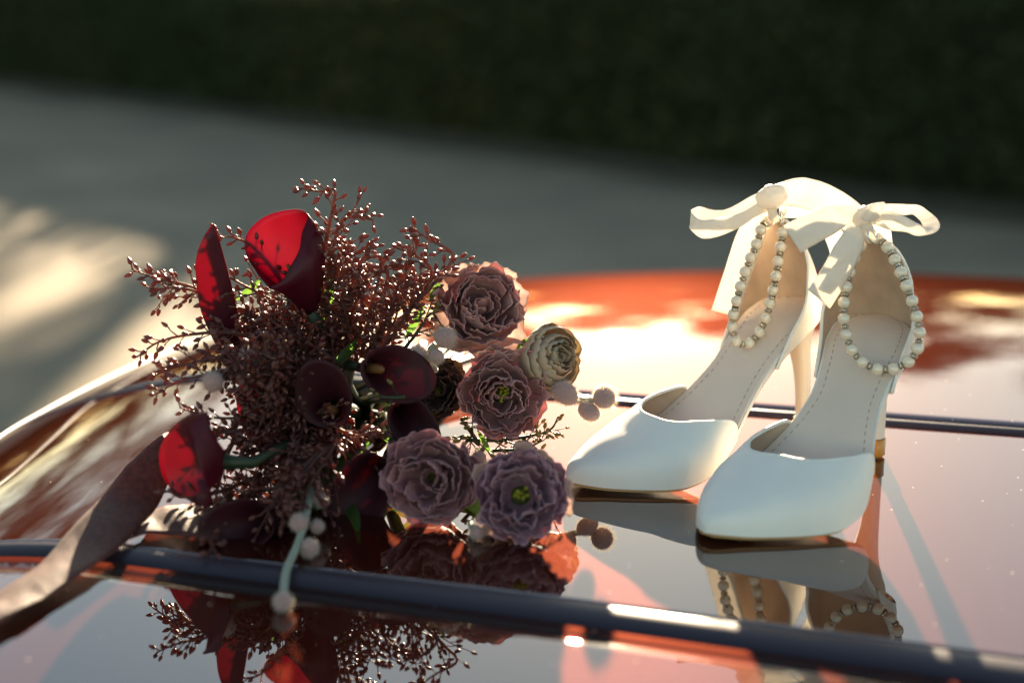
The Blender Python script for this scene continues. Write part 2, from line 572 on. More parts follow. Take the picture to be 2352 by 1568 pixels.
Lh = (B0 - A0).length
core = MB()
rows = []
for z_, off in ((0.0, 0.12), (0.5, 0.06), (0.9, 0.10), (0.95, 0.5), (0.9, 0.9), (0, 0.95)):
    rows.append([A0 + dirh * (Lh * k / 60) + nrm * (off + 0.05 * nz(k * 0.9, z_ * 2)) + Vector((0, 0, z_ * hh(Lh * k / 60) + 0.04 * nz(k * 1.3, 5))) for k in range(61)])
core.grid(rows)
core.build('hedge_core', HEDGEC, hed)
ve = MB()
ve.grid([[A0 + dirh * (Lh * k / 60) + nrm * (o_ + (0.10 * nz(k * 0.7, o_) if o_ < 0 else 0)) + Vector((0, 0, z_)) for k in range(61)] for o_, z_ in ((-0.42, 0.016), (-0.2, 0.05), (1.4, 0.05))])
ve.build('verge', VERGE, kind='structure')
lv = MB()
rg = random.Random(3)
for _ in range(26000):
    t = rg.random() * Lh; HH = hh(t); z_ = rg.uniform(0, HH + 0.03); dep = abs(rg.gauss(0, 0.05))
    if rg.random() < 0.3:
        z_ = HH + rg.gauss(-0.03, 0.04); dep = rg.uniform(0, 1.0)
    q = A0 + dirh * t + nrm * (dep + 0.05 * nz(t * 2, z_ * 2)) + Vector((0, 0, z_))
    a = Vector((rg.gauss(0, 1), rg.gauss(0, 1), rg.gauss(0, 1))).normalized(); b = a.orthogonal().normalized()
    s = rg.uniform(0.03, 0.06)
    lv.add([q - a * s, q + b * s * 0.55, q + a * s, q - b * s * 0.55], [(0, 1, 2, 3)])
lv.build('foliage', HEDGE, hed, smooth=False, kind='stuff')


def tree(x, y, h, cr, label, seed, density=1.0, low=0.35):
    rg = random.Random(seed)
    t = empty('tree', (x, y, 0), label, 'tree', 'trees beyond the hedge')
    tr = MB()
    tr.tube([(x, y, -0.1), (x + rg.uniform(-.1, .1), y, h * 0.3), (x + rg.uniform(-.2, .2), y, h * 0.7), (x, y, h * 0.95)], [0.22, 0.17, 0.09, 0.02], 8)
    cl = MB()
    for k in range(int(26 * density)):
        u = rg.random()
        a = rg.uniform(0, 2 * math.pi)
        zz = h * (low + (1 - low) * u)
        rr = cr * math.sin(math.pi * min(1, 0.15 + 0.85 * u)) ** 0.6 * rg.uniform(0.35, 1.0)
        c = Vector((x + rr * math.cos(a), y + rr * math.sin(a), zz))
        tr.tube([(x, y, zz - 0.25 * h * (0.6)), (x * .5 + c.x * .5, y * .5 + c.y * .5, zz - 0.1 * h), c], [0.06, 0.04, 0.012], 5)
        e = rg.uniform(0.28, 0.42) * cr
        leaf_quads(cl, c, 210, (e, e, e * 0.75), 0.11, rg=rg)
    tr.build('trunk', BARK, t)
    cl.build('crown', TREEL, t, smooth=False)
    return t


tree(-14.5, 25, 11.5, 3.6, 'tallest leafy tree beyond the hedge at the far left', 15, 1.5)
tree(-9.4, 28, 10.0, 3.0, 'second leafy tree from the left beyond the hedge', 11, 1.3)
tree(-5.4, 30, 8.2, 2.4, 'third leafy tree from the left beyond the hedge', 12, 1.2)
tree(-1.7, 29, 4.9, 2.3, 'smallest leafy tree beyond the hedge', 16, 0.45)
tree(1.7, 28.5, 5.9, 2.0, 'low round tree right of the smallest one beyond the hedge', 17, 1.6, 0.15)
tree(4.4, 28, 7.6, 1.6, 'slim tree behind the heels, beyond the hedge', 18, 1.5, 0.15)
tree(-0.5, 27.5, 7.2, 1.25, 'slimmest leafy tree in the middle beyond the hedge', 19, 1.0, 0.66)
tree(7.4, 27.5, 8.6, 2.3, 'taller leafy tree beyond the hedge behind the heels', 13, 1.5)
tree(10.8, 26, 9.2, 2.8, 'tall leafy tree beyond the hedge at the right', 24, 1.5)
tree(14.2, 24, 8.8, 3.2, 'round leafy tree beyond the hedge at the far right', 14, 1.3)
tree(-17, 17, 11.5, 3.6, 'big leafy tree beside the road at the far left', 21, 1.3)
tree(-18, 8, 11.0, 3.6, 'big leafy tree standing left of the car', 22, 1.2)
tree(-11.5, 20.0, 9.5, 2.6, 'slim leafy tree behind the left end of the hedge', 23, 1.2)
wd = MB()
rg = random.Random(9)
for k in range(150):
    x = -75 + k * 1.05 + rg.uniform(-.4, .4); h = 5.6 + 1.6 * nz(x * 0.12, 3) + rg.uniform(-.6, .6)
    leaf_quads(wd, (x, 62 + rg.uniform(-3, 3), h * 0.5), 130, (1.5, 1.2, h * 0.5), 0.42, rg=rg)
wd.build('distant_wood', TREEL, smooth=False, kind='stuff')

# ------------------------------------------------------------------ shoes
zb = herm([0.0, 0.012, 0.022, 0.035, 0.05, 0.065, 0.08, 0.10, 0.115, 0.13, 0.15, 0.175, 0.192],
          [0.0860, 0.0850, 0.0825, 0.0765, 0.0655, 0.0515, 0.0375, 0.0195, 0.0090, 0.0032, 0.0008, 0.0010, 0.0028])
hw0 = herm([0.0020, 0.0035, 0.007, 0.013, 0.022, 0.035, 0.05, 0.065, 0.08, 0.10, 0.12, 0.135, 0.15, 0.165, 0.176, 0.184, 0.1895, 0.1925],
           [0.001, 0.008, 0.0165, 0.0225, 0.0265, 0.0275, 0.0255, 0.0245, 0.0275, 0.0345, 0.0395, 0.0395, 0.0345, 0.0260, 0.0180, 0.0112, 0.0058, 0.0006])
S0, S1 = 0.0020, 0.1925
crest = herm([0.07, 0.095, 0.11, 0.12, 0.13, 0.14, 0.15, 0.16, 0.17, 0.18, 0.188, 0.1925], [0.014, 0.029, 0.0338, 0.0345, 0.0325, 0.0295, 0.0262, 0.0228, 0.0190, 0.0148, 0.0105, 0.0040])


def sgn_pow(c, p):
    return math.copysign(abs(c) ** p, c)


def make_shoe(heel, toe, bow, skew, wide, label):
    """heel, toe: points on the car panel; bow: sideways curve of the last, skew: how far the throat leans to the inner side"""
    hp = Vector(heel); ax = Vector(toe) - hp; ax.z = 0; ax.normalize()
    lat = Vector((-ax.y, ax.x, 0))       # to the shoe's left
    up = Vector((0, 0, 1))
    base = Vector((hp.x, hp.y, TOP))
    root = empty('high_heel_shoe', base, label, 'shoe', 'ivory high heels with pearl straps')

    def bend(s):
        return bow * math.sin(math.pi * s / 0.19) ** 1.2 if 0 < s < 0.19 else 0.0

    def hw(s):
        return hw0(s) * (1 + wide * min(max((s - 0.08) / 0.04, 0), 1) - 0.6 * wide * math.exp(-((s - 0.068) / 0.018) ** 2))

    def P(s, y, z):
        return base + ax * s + lat * (y + bend(s)) + up * (z + 0.0012)

    # sole, white rand and insole: plates following the last
    def plate(name, s_a, s_b, z0, z1, inset, m, n=70, dome=0.0):
        b = MB(); top = []; rows = []
        ss = [s_a + (s_b - s_a) * (0.5 - 0.5 * math.cos(math.pi * i / n)) for i in range(n + 1)]
        K = 8
        ring = []
        for s in ss:
            w = max(hw(s) - inset, 0.0004)
            r = []
            for k in range(K + 1):
                y = w * (-1 + 2 * k / K)
                r.append(P(s, y, zb(s) + z1 + dome * (1 - (y / w) ** 2)))
            for k in range(K, -1, -1):
                y = w * (-1 + 2 * k / K)
                r.append(P(s, y, zb(s) + z0))
            rows.append(r)
        o = len(b.v)
        b.grid(rows, close_u=True)
        nn = 2 * K + 2
        b.f.append(tuple(range(nn)))
        b.f.append(tuple((len(rows) - 1) * nn + k for k in range(nn))[::-1])
        ob = b.build(name, m, root, smooth=True)
        md = ob.modifiers.new('edges', 'EDGE_SPLIT'); md.split_angle = R(50)
        return ob

    plate('outsole', S0 + 0.002, S1 - 0.002, 0.0, 0.0022, 0.0012, SOLE)
    plate('rand', S0, S1, 0.0020, 0.0060, 0.0, IVORY)
    ins = plate('insole', S0 + 0.001, 0.172, 0.0058, 0.0070, 0.0016, INSOLE, dome=0.0010)
    # stitching round the insole: short stitches joined
    st = MB()
    path = []
    for sg in (1, -1):
        ssx = np.linspace(0.150, -0.0145, 90) if sg == 1 else np.linspace(-0.0145, 0.150, 90)
        for s in ssx:
            path.append((s, sg * max(hw(s) - 0.0068, 0.0)))
    pts = [P(s, y, zb(s) + 0.0076) for s, y in path]
    for i in range(0, len(pts) - 1, 2):
        if (pts[i + 1] - pts[i]).length < 0.008:
            st.tube([pts[i], pts[i + 1]], 0.00017, 4)
    st.build('stitching', THREAD, ins, kind='stuff')

    # toe box (vamp): outer skin, lining, piping
    def s_top(ph):
        return 0.096 + 0.036 * (math.sin(ph) ** 2) + skew * max(0.0, -math.cos(ph)) ** 1.2 * math.sin(ph) ** 1.5 - 0.012 * max(0.0, -math.cos(ph)) ** 7

    def vpt(ph, t, off=0.0):
        s = S1 + (s_top(ph) - S1) * (t ** 0.8)
        w = hw(s) - off + 0.0008
        h = max(crest(s) - off, 0.001)
        y = w * sgn_pow(math.cos(ph), 0.75)
        z = zb(s) + 0.002 + (h - 0.0) * (max(math.sin(ph), 0.0) ** 0.60)
        # the toe box has a soft shoulder
        return P(s, y, z)

    NP, NT = 40, 44
    v = MB()
    rows = [[vpt(math.pi * k / NP, max(t / NT, 0.004)) for k in range(NP + 1)] for t in range(NT + 1)]
    rows.insert(0, [P(S1 + 0.0002, 0, zb(S1) + 0.003) for k in range(NP + 1)])
    v.grid(rows)
    vo = v.build('toe_box', IVORY, root)
    li = MB()
    rows2 = [[vpt(math.pi * k / NP, 0.25 + 0.75 * t / 20, 0.0016) for k in range(NP + 1)] for t in range(21)]
    li.grid(rows2)
    li.build('toe_lining', LINING, root)
    pi_ = MB(); pi_.tube([(a + b) / 2 for a, b in zip(rows[-1], rows2[-1])], 0.0012, 6)
    pi_.build('piping', IVORY, vo)
    s2 = MB()
    edge_ = [vpt(math.pi * k / 110, 0.955, 0.0018 + 0.0002) for k in range(10, 101)]
    for i in range(0, len(edge_) - 1, 2):
        s2.tube([edge_[i], edge_[i + 1]], 0.0002, 4)
    s2.build('stitching', THREAD, vo, kind='stuff')

    # heel counter
    def cpt(q, t, off=0.0):
        # q -1..1 round the heel, t 0..1 up
        aq = abs(q)
        s = S0 + 0.0005 + (0.056 - S0) * (aq ** 1.6)
        w = hw(s)
        sg = 1 if q >= 0 else -1
        b0 = zb(s) + 0.001
        apex = 0.146
        ht = (apex - 0.086) * (1 - aq ** 1.45) + 0.0012
        z = b0 + ht * t
        rel = (z - 0.086) / (apex - 0.086)
        rel = max(0.0, rel)
        squeeze = 1.05 - 0.03 * aq ** 4 + 0.12 * math.sin(min(rel * 2.2, 1.0) * math.pi) * 0.5 - 0.22 * rel ** 2
        fwd = 0.024 * rel ** 1.5 - 0.003 * math.sin(min(rel, 1) * math.pi)
        flare = 0.002 * aq
        y = sg * (w * squeeze - off + flare * t)
        if aq < 0.05:
            y = sg * (w * squeeze) * 1.0
        return P(s + fwd + off * (1 - aq), y, z)

    NQ, NZ = 48, 16
    qs = [math.copysign(abs(-1 + 2 * k / NQ) ** 1.15, -1 + 2 * k / NQ) for k in range(NQ + 1)]
    c = MB(); ro = [[cpt(q, t / NZ) for q in qs] for t in range(NZ + 1)]; c.grid(ro)
    co = c.build('heel_counter', IVORY, root)
    c2 = MB(); ri = [[cpt(q, t / NZ, 0.0015) for q in qs] for t in range(NZ + 1)]; c2.grid(ri)
    c2.build('counter_lining', LINING, root)
    pp = MB(); pp.tube([(a + b) / 2 for a, b in zip(ro[-1], ri[-1])], 0.00115, 6)
    pp.build('piping', IVORY, co)
    # stiletto heel
    h = MB()
    hs = [0.0, 0.06, 0.14, 0.25, 0.4, 0.58, 0.78, 1.0]
    fb = herm(hs, [0.0030, 0.0022, 0.0018, 0.0012, -0.0006, -0.0028, -0.0042, -0.0048])      # back line (s)
    ff = herm(hs, [0.0440, 0.0350, 0.0260, 0.0175, 0.0112, 0.0076, 0.0056, 0.0046])              # breast line
    fw = herm(hs, [0.0225, 0.0205, 0.0160, 0.0112, 0.0078, 0.0060, 0.0050, 0.0046])
    rows = []
    for i in range(41):
        u = i / 40
        sb, sf, w = fb(u), ff(u), fw(u)
        cx_, rx = (sb + sf) / 2, (sf - sb) / 2
        r = []
        for k in range(20):
            a = 2 * math.pi * k / 20
            s = cx_ + rx * sgn_pow(math.cos(a), 0.85)
            y = w * sgn_pow(math.sin(a), 0.9)
            if math.cos(a) > 0:
                y *= 0.86
            ztop = zb(max(s, S0)) + 0.0005
            z = ztop + (0.0115 - ztop) * u
            r.append(P(s, y - bend(s) + bend(0), z))
        rows.append(r)
    h.grid(rows, close_u=True)
    he = h.build('stiletto_heel', HEELM, root)
    ht_ = MB()
    rows = []
    for z, sc in ((0.0115, 1.0), (0.0113, 1.10), (0.004, 1.06), (0.0006, 1.10), (0.0, 1.0), (0.0, 0.01)):
        rows.append([P(0.0052 * sc * sgn_pow(math.cos(a), 0.8), 0.0050 * sc * sgn_pow(math.sin(a), 0.8) - bend(0) + bend(0), z) for a in np.linspace(0, 2 * math.pi, 17)[:-1]])
    ht_.grid(rows, close_u=True)
    ht_.build('heel_tip', GOLD, he)
    return root, P


heelA, toeA = G(1840, 1000), G(1298, 1130)
heelB, toeB = G(2011, 1050), G(1612, 1252)
shoeA, PA = make_shoe(heelA, toeA, 0.009, 0.006, 0.0, 'ivory high heel standing behind, its toe box beside the bouquet')
shoeB, PB = make_shoe(heelB, toeB, 0.015, 0.020, 0.07, 'ivory high heel standing in front, nearest the camera and farthest right')

# pearl and rhinestone meshes
pm = MB(); pm.ball((0, 0, 0), 1.0, n=16, m=12); PEARLM = pm.mesh('pearl')
sp = MB()
rows = [[(r * math.cos(a), r * math.sin(a), z) for a in np.linspace(0, 2 * math.pi, 17)[:-1]] for r, z in ((0.45, -0.36), (0.86, -0.36), (0.90, -0.28), (0.76, -0.2), (0.76, 0.2), (0.90, 0.28), (0.86, 0.36), (0.45, 0.36))]
sp.grid(rows, close_u=True)
for k in range(8):
    a = 2 * math.pi * k / 8
    c_ = Vector((0.80 * math.cos(a), 0.80 * math.sin(a), 0)); r_ = Vector((math.cos(a), math.sin(a), 0)); t_ = Vector((-math.sin(a), math.cos(a), 0))
    sp.add([c_ - t_ * .24, c_ + Vector((0, 0, .24)), c_ + t_ * .24, c_ - Vector((0, 0, .24)), c_ + r_ * .2], [(0, 1, 4), (1, 2, 4), (2, 3, 4), (3, 0, 4)])
SPACER = sp.mesh('rhinestone_spacer', smooth=False)
SPACER.materials.append(SILVER); SPACER.materials.append(CRYSTAL)
for i_, p_ in enumerate(SPACER.polygons):
    p_.material_index = 0 if i_ < 7 * 16 else 1


def pearl_strap(root, pts, r=0.0038):
    """pts: (px, py, Y) along the string"""
    P3 = [W(*p) for p in pts]
    dense = [Vector(p) for p in crom([tuple(p) for p in P3], 24)]
    L = [0.0]
    for a, b in zip(dense, dense[1:]):
        L.append(L[-1] + (b - a).length)
    total = L[-1]

    def at(d):
        d = min(max(d, 0), total)
        i = min(max(int(np.searchsorted(L, d)) - 1, 0), len(dense) - 2)
        u = (d - L[i]) / max(L[i + 1] - L[i], 1e-9)
        return dense[i].lerp(dense[i + 1], u)
    cord = MB(); cord.tube(dense[::4] + [dense[-1]], 0.0007, 5)
    st = cord.build('pearl_strap', SILVER, root)
    pitch = 2 * r + 0.0017
    n = int(total / pitch)
    pitch = total / n
    for k in range(n):
        c = at((k + 0.5) * pitch)
        child_at('pearl', PEARLM, PEARL, st, c, scale=(r * rnd.uniform(.97, 1.03),) * 3)
        if k < n - 1:
            q = at((k + 1.0) * pitch)
            tg = (at((k + 1.0) * pitch + 0.001) - at((k + 1.0) * pitch - 0.001)).normalized()
            child_at('rhinestone_spacer', SPACER, None, st, q, rot=tg.to_track_quat('Z', 'Y'), scale=(0.0027,) * 3)
    return st


yA, yB = heelA.y - 0.008, heelB.y - 0.010
pearl_strap(shoeA, [(1772, 505, yA - .004), (1752, 517, yA - .012), (1738, 560, yA - .018), (1718, 607, yA - .024), (1702, 655, yA - .028), (1690, 700, yA - .032), (1682, 745, yA - .026),
                    (1690, 780, yA - .028), (1712, 792, yA - .028), (1738, 772, yA - .028), (1758, 735, yA - .028), (1771, 690, yA - .026), (1781, 645, yA - .030), (1789, 595, yA - .024), (1796, 550, yA - .018), (1800, 520, yA - .012)])
pearl_strap(shoeB, [(2000, 540, yB - .014), (2032, 560, yB - .022), (2056, 600, yB - .032), (2080, 652, yB - .044), (2100, 708, yB - .052), (2112, 760, yB - .056), (2104, 808, yB - .056), (2076, 838, yB - .055),
                    (2035, 849, yB - .052), (1995, 840, yB - .050), (1962, 812, yB - .046), (1944, 768, yB - .042), (1938, 720, yB - .038), (1941, 675, yB - .034), (1950, 630, yB - .028), (1966, 585, yB - .022), (1985, 553, yB - .014)])


def band(rows, m, name, parent, n=10, thick=0.00025, cross=10, wave=0.0, crinkle=1.0):
    """rows: (x1, y1, Y1, x2, y2, Y2): the two edges of a ribbon in the picture and their depths"""
    A = [tuple(W(*r[:3])) + tuple(W(*r[3:])) for r in rows]
    D = crom(A, n)
    top = []
    for i, d in enumerate(D):
        a, b = Vector(d[:3]), Vector(d[3:])
        t0 = D[max(i - 1, 0)]; t1 = D[min(i + 1, len(D) - 1)]
        tg = Vector(t1[:3]) - Vector(t0[:3]) + Vector(t1[3:]) - Vector(t0[3:])
        nn = tg.cross(b - a)
        nn = nn.normalized() if nn.length > 1e-9 else Vector((0, 0, 1))
        row = []
        for k in range(cross + 1):
            u = k / cross
            pq = a.lerp(b, u)
            cr_ = crinkle * 0.0009 * noise.noise(pq * 95) + 0.0004 * noise.noise(pq * 260)
            row.append(pq + nn * (cr_ + wave * (math.sin(math.pi * u) + 0.5 * math.sin(i * 0.35 + u * 5))))
        top.append((row, nn))
    b_ = MB()
    b_.grid([[p for p in r] for r, _ in top])
    o = b_.build(name, m, parent)
    md = o.modifiers.new('thickness', 'SOLIDIFY'); md.thickness = thick; md.offset = 0
    return o


def ring(root, c, ax, r, name='ring'):
    b = MB(); ax = Vector(ax).normalized(); u = ax.orthogonal().normalized(); w = ax.cross(u)
    rows = []
    for k in range(20):
        a = 2 * math.pi * k / 20
        d = u * math.cos(a) + w * math.sin(a)
        rows.append([Vector(c) + d * (r + 0.0008 * math.cos(q)) + ax * 0.0008 * math.sin(q) for q in np.linspace(0, 2 * math.pi, 9)[:-1]])
    b.grid(rows, close_u=True, close_v=True)
    return b.build(name, CHROME, root)


def knot(root, name, c, rad, ax, lab=None):
    """a tied knot: a wrapped lump with fold ridges"""
    ax = Vector(ax).normalized(); u = ax.orthogonal().normalized(); w = ax.cross(u)
    rows = []
    M = 14
    for i in range(M + 1):
        t = i / M
        prof_ = 0.50 + 0.50 * math.sin(math.pi * t) ** 0.7
        row = []
        for k in range(28):
            a = 2 * math.pi * k / 28
            f = 1 - 0.16 * (1 - abs(math.sin(2.5 * a + 2.5 * t))) ** 3 - 0.14 * (1 - abs(math.sin(4 * a - 3 * t + 1))) ** 4
            if 0.36 < t < 0.66:
                f *= 1.10
            row.append(Vector(c) + ax * (rad * 1.5 * (t - 0.5) * 1.4) + (u * math.cos(a) * 0.75 + w * math.sin(a)) * rad * prof_ * f)
        rows.append(row)
    b = MB(); b.grid(rows, close_u=True)
    b.f.append(tuple(range(28))[::-1]); b.f.append(tuple(M * 28 + k for k in range(28)))
    return b.build(name, SATIN, root)


# shoe A: bow
a0 = yA - 0.010
kA = W(1772, 452, a0 - 0.006)
bowA = knot(shoeA, 'ribbon_bow', kA, 0.0090, Vector((0.85, -0.2, 0.35)))
band([(1768, 434, a0, 1776, 478, a0), (1728, 449, a0 + .003, 1745, 494, a0 - .001), (1672, 480, a0 + .004, 1700, 513, a0 - .002), (1632, 482, a0 + .003, 1642, 516, a0 - .004), (1607, 475, a0 + .001, 1592, 520, a0 - .006),
      (1588, 486, a0 - .006, 1586, 527, a0 - .010), (1612, 505, a0 - .012, 1614, 548, a0 - .013), (1655, 500, a0 - .012, 1662, 539, a0 - .012), (1707, 486, a0 - .009, 1716, 512, a0 - .009), (1758, 452, a0 - .005, 1755, 478, a0 - .005)],
     SATIN, 'bow_loop', bowA)
band([(1772, 440, a0 - .002, 1785, 480, a0 - .002), (1735, 470, a0 + .006, 1772, 500, a0 + .002), (1695, 530, a0 + .012, 1752, 560, a0 + .006), (1664, 620, a0 + .014, 1722, 640, a0 + .008), (1634, 712, a0 + .012, 1694, 728, a0 + .008)],
     SATIN, 'ribbon_tail', bowA)
band([(1778, 425, a0, 1782, 470, a0), (1815, 412, a0 + .002, 1822, 474, a0 - .004), (1855, 409, a0 + .002, 1880, 492, a0 - .008), (1905, 425, a0, 1925, 520, a0 - .010), (1950, 450, a0 - .004, 1955, 540, a0 - .014), (1985, 478, a0 - .010, 1972, 545, a0 - .020)],
     SATIN, 'bow_loop', bowA, wave=0.0008)
band([(1785, 470, a0 + .002, 1800, 500, a0 + .002), (1850, 480, a0 + .012, 1870, 506, a0 + .01), (1905, 500, a0 + .016, 1900, 560, a0 + .014), (1945, 545, a0 + .014, 1920, 640, a0 + .014), (1950, 570, a0 + .010, 1925, 660, a0 + .012)],
     SATIN, 'ribbon_tail', bowA)
band([(1762, 470, a0 - .002, 1785, 466, a0 - .008), (1764, 490, a0 - .004, 1786, 486, a0 - .010), (1772, 508, a0 - .004, 1794, 500, a0 - .010), (1792, 506, a0, 1806, 490, a0 - .004), (1800, 480, a0 + .004, 1808, 470, a0)],
     SATIN, 'strap_loop', bowA)
ring(shoeA, W(1795, 500, a0 - .006), (0.9, -0.3, 0.2), 0.0042)
# shoe B: bow
b0 = yB - 0.014
kB = W(1988, 497, b0 - 0.008)
bowB = knot(shoeB, 'ribbon_bow', kB, 0.0076, Vector((0.8, -0.2, 0.5)))
band([(1985, 478, b0 - .006, 1988, 512, b0 - .006), (1942, 472, b0 - .010, 1955, 512, b0 - .012), (1890, 477, b0 - .016, 1922, 534, b0 - .016), (1842, 497, b0 - .024, 1880, 557, b0 - .022), (1798, 519, b0 - .030, 1839, 580, b0 - .026)],
     SATIN, 'ribbon_tail', bowB, wave=0.0006)
band([(1955, 508, b0 - .008, 1990, 512, b0 - .008), (1926, 550, b0 - .018, 1984, 560, b0 - .012), (1897, 600, b0 - .026, 1966, 606, b0 - .016), (1880, 632, b0 - .030, 1941, 652, b0 - .020), (1856, 666, b0 - .034, 1907, 709, b0 - .024)],
     SATIN, 'ribbon_tail', bowB, wave=0.0006)
band([(1935, 538, b0 - .004, 1972, 548, b0 - .006), (1915, 575, b0 - .008, 1950, 590, b0 - .010), (1892, 610, b0 - .014, 1930, 632, b0 - .014), (1872, 642, b0 - .018, 1905, 664, b0 - .018)],
     SATIN, 'bow_loop', bowB)
band([(1994, 480, b0 - .004, 2004, 502, b0 - .004), (2028, 469, b0 + .002, 2031, 486, b0 + .001), (2080, 469, b0 + .006, 2074, 494, b0 + .004), (2114, 473, b0 + .006, 2097, 493, b0 + .004), (2146, 497, b0 + .002, 2114, 508, b0 + .000), (2159, 521, b0 - .006, 2121, 522, b0 - .006),
      (2140, 536, b0 - .013, 2120, 519, b0 - .010), (2106, 542, b0 - .016, 2097, 507, b0 - .013), (2080, 533, b0 - .016, 2072, 495, b0 - .014), (2040, 528, b0 - .013, 2030, 485, b0 - .012), (1998, 510, b0 - .009, 2004, 482, b0 - .009)],
     SATIN, 'bow_loop', bowB)
band([(1975, 500, b0 - .012, 2000, 470, b0 - .016), (1995, 512, b0 - .018, 2012, 466, b0 - .022), (2020, 500, b0 - .018, 2028, 464, b0 - .022), (2026, 480, b0 - .016, 2030, 465, b0 - .018)],
     SATIN, 'bow_fold', bowB)
band([(1990, 500, b0 + .004, 2022, 490, b0 + .002), (2005, 520, b0 + .010, 2042, 505, b0 + .008), (2018, 545, b0 + .012, 2048, 540, b0 + .010), (2022, 580, b0 + .012, 2052, 578, b0 + .010)],
     SATIN, 'ribbon_tail', bowB)
band([(1976, 510, b0 - .010, 2000, 508, b0 - .014), (1980, 540, b0 - .010, 2006, 530, b0 - .016), (1994, 560, b0 - .010, 2016, 548, b0 - .016), (2012, 556, b0 - .006, 2020, 540, b0 - .010)],
     SATIN, 'strap_loop', bowB)
ring(shoeB, W(2003, 540, b0 - .012), (0.6, -0.6, 0.3), 0.0042)

# ------------------------------------------------------------------ bouquet
BC = Vector((-0.10, 0.98, TOP))
bouquet = empty('bouquet', BC, 'burgundy bouquet of callas, mauve lisianthus and budded twigs with a plum ribbon', 'bouquet')
HUB = W(830, 950, 0.985)


def plane_y(py):
    du = CY - py
    return -(CAMZ - TOP) / (du * CP - F * SP) * (du * SP + F * CP)


W0 = W


def WB(px, py, Y, m=0.012):
    """like W, but never below the car panel"""
    if Y > 0.86:
        Y = 0.86 + (Y - 0.86) * 0.6
    if py > 900:
        Y = min(Y, plane_y(py) - m)
    return W0(px, py, Y)


W = WB


def frame_of(axis, hint=(0, 0, 1)):
    z = Vector(axis).normalized()
    x = Vector(hint) - z * Vector(hint).dot(z)
    if x.length < 1e-4:
        x = z.orthogonal()
    x.normalize()
    return x, z.cross(x), z


def petal(c, X, Y_, Z, phi, r0, r1, h0, h1, wid, curl, ruff, seed, back=0.0, nu=25, nv=11):
    """one petal: from radius r0, height h0 at its foot to r1, h1 at its lip, wid = angular half width"""
    rows = []
    rg = random.Random(seed)
    f1, f2, o1, o2 = rg.uniform(2.5, 5.5), rg.uniform(8, 13), rg.uniform(0, 6), rg.uniform(0, 6)
    for j in range(nv + 1):
        v_ = j / nv
        r = r0 + (r1 - r0) * (math.sin(v_ * math.pi / 2) ** (0.9))
        h = h0 + (h1 - h0) * (1 - math.cos(v_ * math.pi / 2)) ** 0.8
        r += back * max(0, v_ - 0.7) ** 2 * 11 * r1
        h -= curl * max(0, v_ - 0.72) ** 2 * 9 * r1
        wv = wid * (0.35 + 0.65 * math.sin(min(v_ * 1.25, 1) * math.pi / 2))
        row = []
        for i in range(nu + 1):
            u = -1 + 2 * i / nu
            cut = 0.07 * abs(u) ** 3.5 * v_ + 0.02 * math.sin(f2 * 2.3 * u + o1) * v_ ** 4
            rr = r * (1 - 0.05 * u * u) + ruff * v_**2 * r1 * (0.75 * math.sin(f1 * u + o1) + 0.38 * v_ ** 2 * math.sin(f2 * u + o2) + 0.26 * v_ ** 6 * math.sin(23 * u + o1))
            hh = h - cut * (abs(h1 - h0) + 0.35 * r1) + ruff * 0.6 * v_**2 * r1 * math.sin(f1 * u * 0.8 + o2) * 0.6
            a = phi + wv * u
            row.append(Vector(c) + (X * math.cos(a) + Y_ * math.sin(a)) * rr + Z * hh)
        rows.append(row)
    m = MB(); m.grid(rows)
    return m


